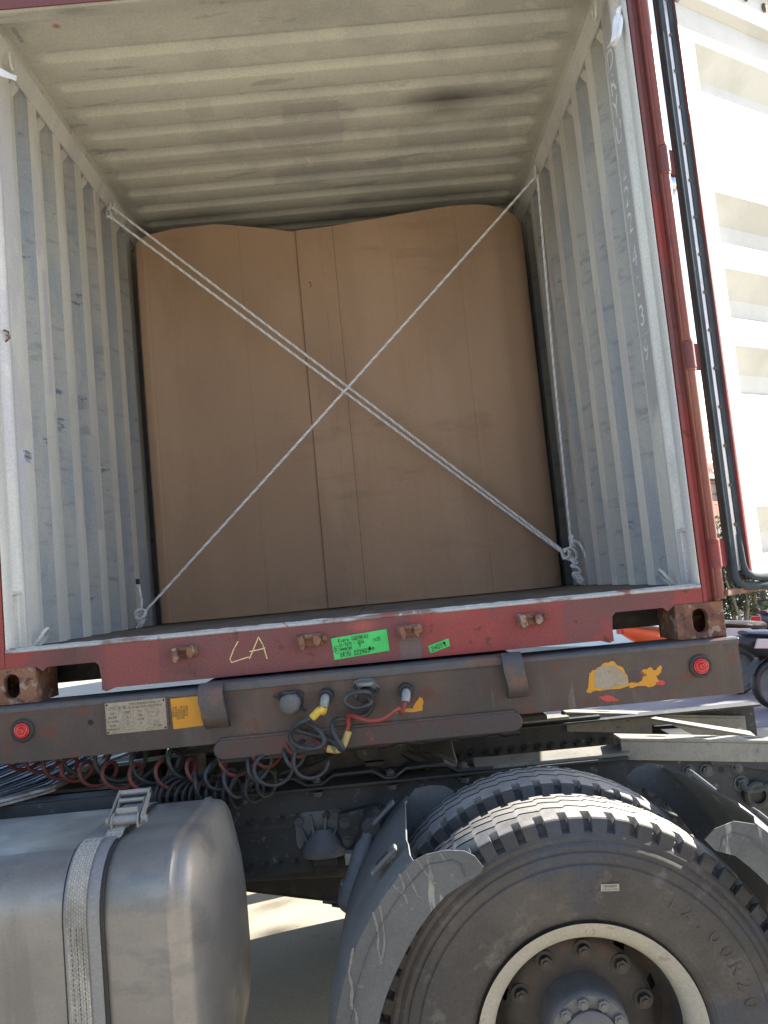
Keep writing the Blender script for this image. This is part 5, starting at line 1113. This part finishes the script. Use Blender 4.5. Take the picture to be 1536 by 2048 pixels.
gl=guard(205,129,.642,lambda a:.520+max(0,(a-150))*.0007,'grey mudguard in front of the rear wheels, streaked with dried mud',
  tipfn=lambda y:([P2(.622,126,y),P2(.600,122,y),P2(.572,118.5,y),P2(.548,117,y)],[P2(.512,124,y),P2(.508,121,y),P2(.508,118,y),P2(.515,116.6,y)]))
gr=guard(49,-8,.675,lambda a:.572,'grey mudguard behind the rear wheels with sunlit top',
  tipfn=None)
for y in (-.694,-.050):
    b=MB(); pts=[P2(.662,48.9,y),P2(.640,53,y),P2(.600,56,y),P2(.566,57,y),P2(.556,53.5,y),P2(.571,49,y)]
    b.add(pts+[p+Vector((0,.004,0)) for p in pts],[tuple(range(6)),tuple(range(11,5,-1))]+[(i,(i+1)%6,6+(i+1)%6,6+i) for i in range(6)]); build('skirt_tip',b,m_guard,gr)
mdx=[[(833,1703),(851,1729),(860,1742),(867,1755)],[(854,1700),(860,1722),(870,1752)],[(799,1732),(808,1758),(803,1771),(809,1786),(815,1804)],[(786,1753),(795,1764),(802,1768)],[(812,1726),(825,1752),(830,1765),(838,1778)],[(746,1820),(756,1859),(756,1892),(763,1924)],[(760,1807),(769,1875),(763,1915)],[(706,1892),(701,1924),(698,1941),(704,1973),(703,2006),(712,2022),(714,2048)],[(880,1690),(890,1705)]]
for i,l in enumerate(mdx):
    l=[(a,c+(16 if c<1780 else 4)) for a,c in l]; P=smooth_path([at(a,c,Y=-.6918) for a,c in l],5); rr=random.Random(i); b=MB(); v=[]
    for p in P:
        wv=rr.uniform(.0012,.0034)*(1.5 if i==7 else 1); v+=[(p.x-wv,-.6918,p.z),(p.x+wv,-.6918,p.z)]
    b.add(v,[(2*j,2*j+1,2*j+3,2*j+2) for j in range(len(P)-1)]); build('mud_streak',b,m_mud,gl,fixn=False)
# raised rims and brackets
for g,a,r in ((gl,131,.655),(gr,47,.682)):
    for y in (-.60,-.17):
        b=MB()
        for k in range(1):
            c=P2(r+.006,a+ (4 if g is gl else -4),y); t=Vector((-math.sin(R_(a)),0,math.cos(R_(a)))); n_=Vector((math.cos(R_(a)),0,math.sin(R_(a))))
            b.add([c+t*i*.045+Vector((0,j*.018,0))+n_*k2 for k2 in (0,.012) for i,j in ((-1,-1),(1,-1),(1,1),(-1,1))],[(0,1,2,3),(7,6,5,4),(0,4,5,1),(1,5,6,2),(2,6,7,3),(3,7,4,0)])
        build('guard_clip',b,m_guard,g,bevel=.004)
    for y in (-.60,-.17):
        b=MB(); c=P2(r+.0186,a+(4 if g is gl else -4),y); t=Vector((-math.sin(R_(a)),0,math.cos(R_(a))))
        b.add([c+t*i*.022+Vector((0,j*.010,0)) for i,j in ((-1,-1),(1,-1),(1,1),(-1,1))],[(0,1,2,3)])
        build('clip_slot_patch',b,m_groove,g,fixn=False)  # flat black patch painted as the dark of the opening
b=MB()
arc=[P2(.600-.001*max(0,a-150)*.3,a,-.6915) for a in range(205,124,-3)]+[P2(.57,122,-.6915),P2(.545,121,-.6915),P2(.522,122,-.6915)]
b.tube(arc,.0016,6); build('skirt_bead',b,m_guard,gl,smooth=0)
b=MB(); b.tube([P2(.625,a,-.6945) for a in range(-8,50,3)]+[P2(.615,52,-.6945),P2(.590,53.5,-.6945),P2(.560,52.5,-.6945)],.0016,6); build('skirt_bead',b,m_guard,gr,smooth=0)
# ---------------------------------------------------------------- fuel tank
def rrect(y0,y1,z0,z1,r,n=8):
    P=[]
    for cx_,cz_,a0 in ((y1-r,z1-r,0),(y0+r,z1-r,90),(y0+r,z0+r,180),(y1-r,z0+r,270)):
        for i in range(n+1): a=R_(a0+90*i/n); P.append((cx_+r*math.cos(a),cz_+r*math.sin(a)))
    return P
TY0,TY1,TZ0,TZ1=-.655,-.02,.34,1.045
secs=[(-2.6,0,.15),(-.505,0,.15),(-.500,-.005,.15),(-.490,-.006,.15),(-.484,0,.15),(-.474,.001,.15),(-.459,.003,.15),(-.448,.010,.148),(-.440,.020,.145),(-.424,.058,.14),(-.406,.105,.13),(-.390,.165,.11),(-.380,.23,.08)]
b=MB(); rings=[]
for x,ins,r in secs:
    P=rrect(TY0+ins,TY1-ins,TZ0+ins,TZ1-ins,max(.03,r)); rings.append([(x,y,z) for y,z in P])
m=len(rings[0]); v=[p for rg in rings for p in rg]
b.add(v,[(i*m+j,i*m+(j+1)%m,(i+1)*m+(j+1)%m,(i+1)*m+j) for i in range(len(rings)-1) for j in range(m)]+[tuple(range(m)),tuple(len(v)-m+j for j in range(m))])
tank=build('fuel_tank',b,m_tank,trk,smooth=60,label='dusty aluminium fuel tank with rounded end cap')
def around(x0,x1,off,name,m_,t=.003):
    b=MB(); P=rrect(TY0-off,TY1+off,TZ0-off,TZ1+off,.15+off,10); n=len(P); Pi=rrect(TY0-off+t,TY1+off-t,TZ0-off+t,TZ1+off-t,.15+off-t,10)
    v=[(x0,y,z) for y,z in P]+[(x1,y,z) for y,z in P]+[(x0,y,z) for y,z in Pi]+[(x1,y,z) for y,z in Pi]
    b.add(v,[(i,(i+1)%n,n+(i+1)%n,n+i) for i in range(n)]+[(i,2*n+i,2*n+(i+1)%n,(i+1)%n) for i in range(n)]+[(n+i,n+(i+1)%n,3*n+(i+1)%n,3*n+i) for i in range(n)])
    return build(name,b,m_,tank,smooth=40)
around(-.752,-.650,.0045,'tank_band_pad',m_rubber,.004); around(-.747,-.660,.0075,'tank_band',m_strap,.0025)
b=MB(); P=[]
# reflective tape remnants low on the tank, left
for i in range(7):
    x0=-1.12+i*.046; b.add([(x0,TY0-.0006,.640),(x0+.036,TY0-.0006,.640),(x0+.038,TY0-.0006,.672),(x0+.004,TY0-.0006,.672)],[(0,1,2,3)])
build('reflective_tape',b,m_plate,tank,fixn=False)
# webbing strap with ratchet over the band
rs=thing('ratchet_strap',(-.74,-.40,TZ1),'dirty webbing strap with steel ratchet buckle wrapped over the fuel tank','ratchet strap')
b=MB(); off=.0105; P=[p for p in rrect(TY0-off,TY1+off,TZ0-off,TZ1+off,.15+off,12) if (p[0]<TY0+.13 or p[1]>TZ1-.01) and p[0]<-.50]
P=sorted(P,key=lambda p:-math.atan2(p[1]-.8,p[0]+.2) if False else p[1]); P=[(TY0-off,.36)]+[p for p in P if p[1]>.5]
v=[]
for y,z in P:
    for x in (-.742,-.690): v.append((x,y,z))
b.add(v,[(2*i,2*i+1,2*i+3,2*i+2) for i in range(len(P)-1)]); build('webbing',b,m_web,rs,smooth=50,fixn=False)
b=MB()
for x in (-.730,-.716,-.702):
    for i in range(52):
        z=.40+i*.0115
        if z<TZ1-.16: b.box(x-.0006,x+.0006,TY0-off-.0008,TY0-off-.0002,z,z+.007)
build('stitching',b,m_ink,rs)['kind']='stuff'
# ratchet
c0=at(252,1640,Y=-.44)
def rl(x,y,z): return c0+Vector((x,y,z))
b=MB(); b.cyl(rl(-.038,0,0),rl(.038,0,0),.013,16); build('ratchet_drum',b,m_steel,rs,smooth=40)
b=MB()
for s_ in (-.036,.034):
    b.prism([(c0.y-.022,c0.z-.018),(c0.y+.010,c0.z-.020),(c0.y+.030,c0.z+.0),(c0.y+.075,c0.z+.035),(c0.y+.070,c0.z+.045),(c0.y+.02,c0.z+.020),(c0.y-.010,c0.z+.018),(c0.y-.024,c0.z+.004)],'x',c0.x+s_,c0.x+s_+.003)
b.cyl(rl(-.036,.060,.038),rl(.036,.060,.038),.006,10); b.box(c0.x-.030,c0.x+.030,c0.y+.012,c0.y+.016,c0.z+.014,c0.z+.030)
build('ratchet_frame',b,m_steel,rs,bevel=.001)
b=MB()
for s_ in (-.044,.042):
    b.prism([(c0.y-.012,c0.z-.010),(c0.y+.012,c0.z-.010),(c0.y+.10,c0.z+.045),(c0.y+.09,c0.z+.062),(c0.y-.008,c0.z+.014)],'x',c0.x+s_,c0.x+s_+.003)
b.cyl(rl(-.044,.092,.052),rl(.045,.092,.052),.008,12); b.cyl(rl(.044,0,0),rl(.056,0,0),.011,12); b.cyl(rl(-.052,0,0),rl(-.044,0,0),.013,12)
build('ratchet_handle',b,m_steel,rs,bevel=.001)
b=MB(); P=[(c0.y-.004,c0.z-.013),(c0.y-.03,c0.z-.022),(c0.y-.06,c0.z-.028),(c0.y-.085,c0.z-.048)]; b.sheet(P,'x',c0.x-.045,c0.x+.0,.003); build('webbing_tail',b,m_web,rs)
b=MB(); b.tube([rl(-.055,-.092,-.05),rl(-.03,-.088,-.052),rl(.0,-.084,-.045)],[.004,.007,.004],8); build('strap_hook',b,m_rust,rs,smooth=50)
# ---------------------------------------------------------------- panel behind the tank, catwalk, air tanks
p=at(20,1612,Y=-.02); q=at(308,1592,Y=-.02)
b=MB(); b.box(-2.6,q.x,-.02,.0,.93,p.z); b.box(-2.6,q.x,-.02,.045,p.z+.0005,p.z+.006); build('side_box',b,m_frame,trk,bevel=.004)
CZ=1.075
cw=bpy.data.objects.new('catwalk',None); COL.objects.link(cw); cw.parent=trk; ORG['catwalk']=org(trk); cw['label']='ribbed aluminium step plate behind the cab'
A=at(165,1512,Z=CZ); B_=at(0,1606,Z=CZ)
dirv=Vector((A.x-B_.x,A.y-B_.y,0)).normalized(); side=Vector((-dirv.y,dirv.x,0))
edge=[at(a,c,Z=CZ) for a,c in ((212,1506),(160,1545),(110,1575),(60,1590),(0,1606),(-80,1625))]
b=MB(); far=[at(a,c,Z=CZ) for a,c in ((60,1502),(0,1510),(-40,1520),(-80,1540),(-120,1560),(-200,1590))]
b.add(edge+far+[p-Vector((0,0,.012)) for p in edge+far],[(i,i+1,6+i+1,6+i) for i in range(5)]+[(12+i,18+i,18+i+1,12+i+1) for i in range(5)]+[(i,12+i,12+i+1,i+1) for i in range(5)]); build('step_plate',b,m_alu,cw,fixn=True)
for k in range(7):
    t=k/6.5; P=[e.lerp(f_,t)+Vector((0,0,.006)) for e,f_ in zip(edge,far)]
    b=MB(); b.tube(smooth_path(P,4),.006 if k else .009,6); build('plate_rib',b,m_alu,cw,smooth=50)
b=MB(); rr=random.Random(1)
for k in range(6):
    for j in range(60):
        t=(k+.5)/6.5; u=j/60*4.99; i=int(u); e=edge[i].lerp(edge[i+1],u-i); f_=far[i].lerp(far[i+1],u-i)
        for dt in (-.045,0,.045):
            p=e.lerp(f_,t+dt); b.box(p.x-.006,p.x+.006,p.y-.003,p.y+.003,p.z,p.z+.004)
build('plate_studs',b,m_dark,cw)['kind']='stuff'
# air reservoirs and bars showing in the gap under the beam
for px,py,nm in ((300,1492,0),(375,1492,1)):
    p=at(px,py,Y=.75); b=MB(); b.tube([p+Vector((0,0,-.12)),p+Vector((0,0,.03)),p+Vector((0,0,.06)),p+Vector((0,0,.07))],[.07,.07,.055,.02],20); build('air_reservoir',b,m_rubber,trk,smooth=45)
for a,c in (((200,1515,.5),(290,1478,.9)),((215,1522,.45),(330,1480,.9)),((230,1530,.4),(420,1500,.5))):
    b=MB(); b.bar(at(a[0],a[1],Y=a[2]),at(c[0],c[1],Y=c[2]),.02,.012); build('support_bar',b,m_alu,trk,bevel=.002)
b=MB(); b.box(-2.5,-.35,.30,.36,.985,1.01); b.box(-2.5,-.4,RY-.04,RY+.04,.984,.998); build('pipe_carrier',b,m_dark,trk)
# front of the tractor (left, out of the picture): cab block, front wheel
b=MB(); pr=[(-3.0,.75),(-3.0,3.0),(-3.2,3.3),(-4.9,3.3),(-5.15,2.2),(-5.2,.5),(-3.6,.5)]; b.prism(pr,'y',-.62,1.78); build('cab',b,m_frame,trk,bevel=.06)
for y,fl in ((-.66,False),(1.83,True)): wheel(-4.1,y,fl,True,'front wheel of the truck' if not fl else 'far front wheel of the truck')
# ================================================================== BACKGROUND
# white rendered shop building, turned slightly toward the sun
BA=R_(45); bo=at(1408,945,Y=15); bo.z=GZ
bt=Matrix.Rotation(BA,4,'Z'); bt.translation=Vector((bo.x,bo.y,GZ))
bd=thing('shop_building',(bo.x,bo.y,GZ),'white rendered shop building with barred windows and red fascia boards behind the container','building')
def bb(x0,x1,y0,y1,z0,z1,nm,m_,par=None,lab=None,bev=0):
    b=MB(); b.box(x0,x1,y0,y1,z0,z1,T=bt); return build(nm,b,m_,par or bd,label=lab,bevel=bev)
zf=lambda py: at(1408,py,Y=15).z-GZ
bb(-2.5,14,.3,8,0,5.6,'wall',m_bldg)
bb(-2.5,14,.0,.3,zf(928),5.6,'upper_wall',m_bldg)
bb(-2.5,14,-.25,.3,zf(955),zf(930),'fascia',m_fascia,lab='upper red fascia board with white lettering')
bb(-2.5,14,-.15,.3,zf(1035),zf(1005),'fascia',m_fascia,lab='lower red fascia board')
bb(-2.5,14,-.35,-.25,zf(963),zf(955),'gutter',m_steel)
for i in range(9):
    x=-4+i*1.0
    wn=bb(x,x+.06,.0,.28,zf(1005),zf(963),'mullion',m_bldg)
for i in range(8):
    x=-3.94+i*1.0; bb(x,x+.94,.2,.22,zf(1005),zf(963),'pane',m_glass)
    bb(x,x+.94,.15,.19,zf(985)-.02,zf(985)+.02,'window_bar',m_frame_dk)
for py in (861,890,918): bb(-6,8,-.10,-.06,zf(py)-.015,zf(py)+.015,'cable_rail',m_frame_dk)
b=MB(); rr=random.Random(6)
for i in range(60):
    x=-3+i*.12; z=(zf(946)+zf(938))/2; P=[bt@Vector((x+rr.uniform(0,.1),-.253,z+rr.uniform(-.08,.08))) for _ in range(4)]
    b.tube(P,.012,4)
build('fascia_lettering',b,m_bldg,bd)
# small wall lamp seen in the hinge gap
p=at(1346,372,Y=14.0); sl=thing('street_lamp',(p.x+.9,p.y,GZ),'street lamp with glass head seen through the hinge gap','street lamp')
b=MB(); b.tube([(p.x+.9,p.y,GZ),(p.x+.9,p.y,p.z-.5)],[.09,.06],10); build('pole',b,m_frame_dk,sl,smooth=50)
b=MB(); b.tube([(p.x+.9,p.y,p.z-.5),(p.x+.6,p.y,p.z-.15),(p.x+.1,p.y,p.z-.05)],.03,8); build('arm',b,m_frame_dk,sl,smooth=50)
b=MB(); b.lathe([(.2,.02),(.15,.10),(-.08,.13),(-.12,.10),(-.2,.02)],p,'z',14); build('lamp_head',b,m_mirror,sl,smooth=50)
# brick-red shed
p=at(1536,1200,Y=17); rd_=thing('shed',(p.x+1.2,17,GZ),'low red-brown shed behind the bare shrub','shed')
b=MB(); b.box(p.x-.45,p.x+3.5,17,19,GZ,2.1); build('wall',b,m_brick,rd_)
b=MB(); b.box(p.x-.5,p.x+3.6,16.9,19.1,2.1,2.2); build('roof',b,m_brick,rd_)
b=MB(); b.box(p.x-.48,p.x+3.5,16.9,16.995,GZ,GZ+.25); build('plinth',b,m_frame_dk,rd_)
def foliage(mb,c,rad,n,s,seed,zmin=None):
    rr=random.Random(seed); c=Vector(c)
    for _ in range(n):
        d=Vector((rr.gauss(0,1),rr.gauss(0,1),rr.gauss(0,1))).normalized()*(rr.random()**.45)
        q=c+Vector((d.x*rad[0],d.y*rad[1],d.z*rad[2]))
        if noise.noise(q*1.6+Vector((seed,0,0)))<-.12: continue
        if zmin is not None and q.z<zmin: continue
        a=Vector((rr.gauss(0,1),rr.gauss(0,1),rr.gauss(0,.6))).normalized(); u=a.cross(Vector((rr.gauss(0,1),rr.gauss(0,1),rr.gauss(0,1)))).normalized()
        L=s*rr.uniform(.7,1.3); W2=L*.28; w2=u*W2
        mb.add([q-a*L*.5,q-w2,q+a*L*.5,q+w2],[(0,1,2,3)])
p=at(1450,1150,Y=11.5)
bu=thing('bush',(p.x+.3,11.5,GZ),'dense dark green bush beyond the open door','bush')
b=MB(); foliage(b,(p.x+.15,11.5,1.15),(.95,.8,1.15),5200,.11,3,zmin=.2); build('foliage',b,m_leaf,bu,fixn=False)
b=MB(); rr=random.Random(8)
for i in range(14):
    a=rr.uniform(0,6.28); b.tube([(p.x+.15+.1*math.cos(a),11.5+.1*math.sin(a),GZ),(p.x+.15+.35*math.cos(a),11.5+.35*math.sin(a),.9),(p.x+.15+.7*math.cos(a),11.5+.6*math.sin(a),1.9+rr.random()*.6)],[.02,.015,.004],5)
build('stem',b,m_bark,bu,smooth=50)
for i,(px,dy,lb) in enumerate(((1502,0,'bare pale-stemmed shrub just right of the dark bush'),(1520,.3,'second bare pale-stemmed shrub farther right of the dark bush'))):
    q=at(px,1262,Y=11+dy); sh_=thing('shrub',(q.x,q.y,GZ),lb,'shrub',group='bare shrubs at the yard edge')
    for k in range(3):
        rr=random.Random(20+i*5+k); x=q.x+(k-1)*.12; b=MB(); P=[(x,q.y,GZ)];
        for j in range(1,6): P.append((x+rr.uniform(-.06,.06)+(k-1)*.05*j,q.y+rr.uniform(-.06,.06),GZ+j*.42))
        b.tube(smooth_path(P,3),[.032-.0017*j for j in range(16)],7); build('trunk',b,m_bark,sh_,smooth=50)
    b=MB(); rr=random.Random(40+i)
    for k in range(22):
        z=rr.uniform(1.0,2.0); a=rr.uniform(0,6.28); L=rr.uniform(.3,.7); s0=Vector((q.x+rr.uniform(-.2,.2),q.y,z)); b.tube([s0,s0+Vector((L*.5*math.cos(a),L*.5*math.sin(a),L*.5)),s0+Vector((L*math.cos(a),L*math.sin(a),L*.8))],[.008,.005,.002],4)
    build('twigs',b,m_bark,sh_)
    b=MB(); foliage(b,(q.x,q.y,2.1),(.6,.5,.6),260,.08,50+i); build('crown',b,m_leafdry,sh_,fixn=False)
q=at(1500,1250,Y=10.5); b=MB(); rr=random.Random(77)
for i in range(900):
    x=q.x+rr.uniform(-1.6,2.5); y=10.4+rr.uniform(-.2,1.6); h=rr.uniform(.05,.22); a=rr.uniform(0,6.28); l=rr.uniform(0,.1)
    b.add([(x-.008,y,GZ),(x+.008,y,GZ),(x+l*math.cos(a),y+l*math.sin(a),GZ+h)],[(0,1,2)])
build('dry_grass',b,m_leafdry,kind='stuff',fixn=False,label='dry yellow grass and fallen leaves at the yard edge')
# warehouse across the yard, behind the viewer (mirrored in the tank)
wh=thing('warehouse',(0,-17,GZ),'long tan warehouse across the yard facing the open container','building')
b=MB(); b.box(-26,24,-25,-17,GZ,5.6); build('wall',b,m_tan,wh)
b=MB(); b.box(-26.4,24.4,-25.4,-16.6,5.6,5.8); build('roof',b,m_frame_dk,wh)
for i in range(7):
    b=MB(); b.box(-22+i*6.5,-19+i*6.5,-16.995,-16.9,GZ,3.4); build('roller_door',b,m_bldg if i%2 else m_skid,wh)
# street tree right of the picture that shades the paving
def tree(x,y,h,r,label,n=7000,seed=1):
    t=thing('tree',(x,y,GZ),label,'tree'); rr=random.Random(seed)
    b=MB(); b.tube([(x,y,GZ),(x+.1,y,h*.3),(x-.05,y+.1,h*.6),(x,y,h*.9)],[.2,.16,.11,.04],10)
    for i in range(9):
        a=i*.9; z=h*(.4+.05*i); b.tube([(x,y,z),(x+r*.4*math.cos(a),y+r*.4*math.sin(a),z+.4),(x+r*.85*math.cos(a),y+r*.85*math.sin(a),z+1.0)],[.07,.045,.012],6)
    build('trunk',b,m_bark,t,smooth=50)
    b=MB(); 
    for i in range(9):
        a=i*2.4; rr2=r*.55*rr.uniform(.3,1); foliage(b,(x+rr2*math.cos(a),y+rr2*math.sin(a),h*(.62+.05*i)),(r*.55,r*.55,h*.16),n//9,.22,seed*10+i)
    build('crown',b,m_leaf,t,fixn=False)
tree(12.5,9.2,8.0,3.4,'leafy tree at the right edge of the yard shading the paving',9000,2)
# ---------------------------------------------------------------- scooters
def scooter(p,yaw,s,mb_,mseat,label,cover=None):
    T=Matrix.Translation(p)@Matrix.Rotation(yaw,4,'Z')@Matrix.Scale(s,4)
    sct=thing('parked_scooter',p,label,'scooter',group='scooters parked beyond the container')
    def fin(b,nm,m_,par=None,**k):
        b.v=[tuple(T@Vector(q)) for q in b.v]; return build(nm,b,m_,par or sct,**k)
    for x,nm in ((0,'rear_wheel'),(1.22,'front_wheel')):
        b=MB(); prof=[(-.03,.19),(-.052,.215),(-.056,.24),(-.04,.262),(-.015,.272),(.015,.272),(.04,.262),(.056,.24),(.052,.215),(.03,.19)]; b.lathe(prof,(x,0,.272),'y',36); wl=fin(b,nm,m_sk,smooth=50)
        b=MB(); b.lathe([(-.03,.19),(-.034,.195),(-.02,.18),(-.01,.06),(-.03,.04),(-.03,.0001)],(x,0,.272),'y',30); b.lathe([(.03,.19),(.02,.18),(.01,.06),(.03,.04),(.03,.0001)],(x,0,.272),'y',30); fin(b,'wheel_rim',m_hub,wl,smooth=40)
        b=MB(); P=[]
        for i in range(13):
            a=R_(20+140*i/12) if nm=='front_wheel' else R_(35+120*i/12); P.append((x+.315*math.cos(a),.272+.315*math.sin(a)))
        b.sheet(P,'y',-.07,.07,.006); fin(b,'mudguard',mb_ if nm=='front_wheel' else m_sk)
    # rear body: lofted shell
    b=MB(); sec=[(-.42,.74,.84,.06),(-.25,.62,.86,.12),(0,.52,.80,.17),(.25,.42,.76,.18),(.42,.30,.70,.17),(.47,.25,.5,.15)]
    rg=[]
    for x,z0,z1,hw in sec:
        for i in range(12):
            a=2*PI*i/12; rg.append((x,hw*math.cos(a)*(1-.15*max(0,math.sin(a))),(z0+z1)/2+(z1-z0)/2*math.sin(a)))
    b.add(rg,[(i*12+j,i*12+(j+1)%12,(i+1)*12+(j+1)%12,(i+1)*12+j) for i in range(5) for j in range(12)]+[tuple(range(12)),tuple(range(60,72))]); bd_=fin(b,'body',m_sk if mb_ is m_sw else mb_,smooth=50)
    if mb_ is m_sw:
        for sy in (-1,1):
            b=MB(); b.prism([(-.30,.70),(.05,.66),(.33,.50),(.36,.58),(.1,.76),(-.25,.80)],'y',sy*.165-.012,sy*.165+.012); fin(b,'side_panel',m_sw,bd_,bevel=.008)
    b=MB(); rg=[]
    for x,z,hw,h in ((-.30,.86,.10,.03),(-.1,.83,.14,.05),(.15,.79,.15,.06),(.42,.76,.11,.05),(.47,.74,.06,.02)):
        for i in range(10): a=2*PI*i/10; rg.append((x,hw*math.cos(a),z+h*math.sin(a)))
    b.add(rg,[(i*10+j,i*10+(j+1)%10,(i+1)*10+(j+1)%10,(i+1)*10+j) for i in range(4) for j in range(10)]+[tuple(range(10)),tuple(range(40,50))]); fin(b,'seat',mseat,smooth=50)
    b=MB(); b.prism([(.40,.26),(.95,.26),(1.00,.34),(.40,.33)],'y',-.17,.17); fin(b,'footboard',m_sk,bevel=.01)
    b=MB(); b.prism([(.95,.30),(1.02,.34),(1.0,.60),(.93,.90),(.88,.96),(.86,.92),(.94,.60)],'y',-.19,.19); fin(b,'leg_shield',mb_,bevel=.025,smooth=50)
    b=MB(); b.tube([(1.22,-.085,.272),(1.08,-.085,.58)],.022,8); b.tube([(1.22,.085,.272),(1.08,.085,.58)],.022,8); b.tube([(1.06,0,.56),(.92,0,1.0)],.03,8); fin(b,'fork',m_sk,smooth=50)
    b=MB(); rg=[]
    for x,z,hw,h in ((.80,1.0,.06,.03),(.90,1.02,.14,.07),(1.02,.99,.13,.09),(1.08,.96,.07,.06)):
        for i in range(10): a=2*PI*i/10; rg.append((x,hw*math.cos(a),z+h*math.sin(a)))
    b.add(rg,[(i*10+j,i*10+(j+1)%10,(i+1)*10+(j+1)%10,(i+1)*10+j) for i in range(3) for j in range(10)]+[tuple(range(10)),tuple(range(30,40))]); fin(b,'handlebar_cover',mb_,smooth=50)
    b=MB(); b.tube([(.78,-.36,1.03),(.86,-.18,1.03),(.90,0,1.02),(.86,.18,1.03),(.78,.36,1.03)],.015,8); fin(b,'handlebar',m_sk,smooth=50)
    for sy in (-1,1):
        b=MB(); b.tube([(.80,sy*.28,1.04),(.86,sy*.33,1.16),(.84,sy*.36,1.20)],.007,6); mr=fin(b,'mirror_stalk',m_sk)
        b=MB(); b.lathe([(-.012,.0001),(-.02,.045),(0,.06),(.03,.05),(.05,.0001)],(.84,sy*.37,1.24),'x',16); fin(b,'mirror_shell',m_sk,mr,smooth=50)
        b=MB(); b.disc((.817,sy*.37,1.24),.05,'x',16); fin(b,'mirror_glass',m_mirror,mr,fixn=False)
    b=MB(); b.lathe([(.0,.06),(.03,.055),(.05,.0001)],(1.08,0,.96),'x',16); fin(b,'headlight',m_glass,smooth=50)
    b=MB(); b.box(-.45,-.41,-.07,.07,.74,.82); fin(b,'tail_light',m_redlens,bevel=.01)
    return sct
w0=at(1547,1366,Y=6.0)
scooter(Vector((w0.x,6.0,GZ+.004)),R_(12),.95,m_sw,m_sb,'pale pink and white scooter nearest the trailer, navy seat')
p=at(1500,1330,Y=7.0); scooter(Vector((p.x-.1,7.1,GZ+.004)),R_(20),1.0,m_sw,m_brown,'white scooter with brown seat standing behind the nearest one')
p=at(1520,1290,Y=8.4); scooter(Vector((p.x+.35,8.6,GZ+.004)),R_(30),.95,m_sk,m_purple,'black scooter with purple seat third in the row')
p=at(1262,1272,Y=8.6); scooter(Vector((p.x+.22,8.6,GZ+.004)),R_(15),.95,m_so,m_tarp,'orange scooter glimpsed through the sill notch')
p=at(1345,1272,Y=10.2); scooter(Vector((p.x+.1,10.3,GZ+.004)),R_(35),.9,m_yel,m_sk,'yellow scooter glimpsed beside the orange one')
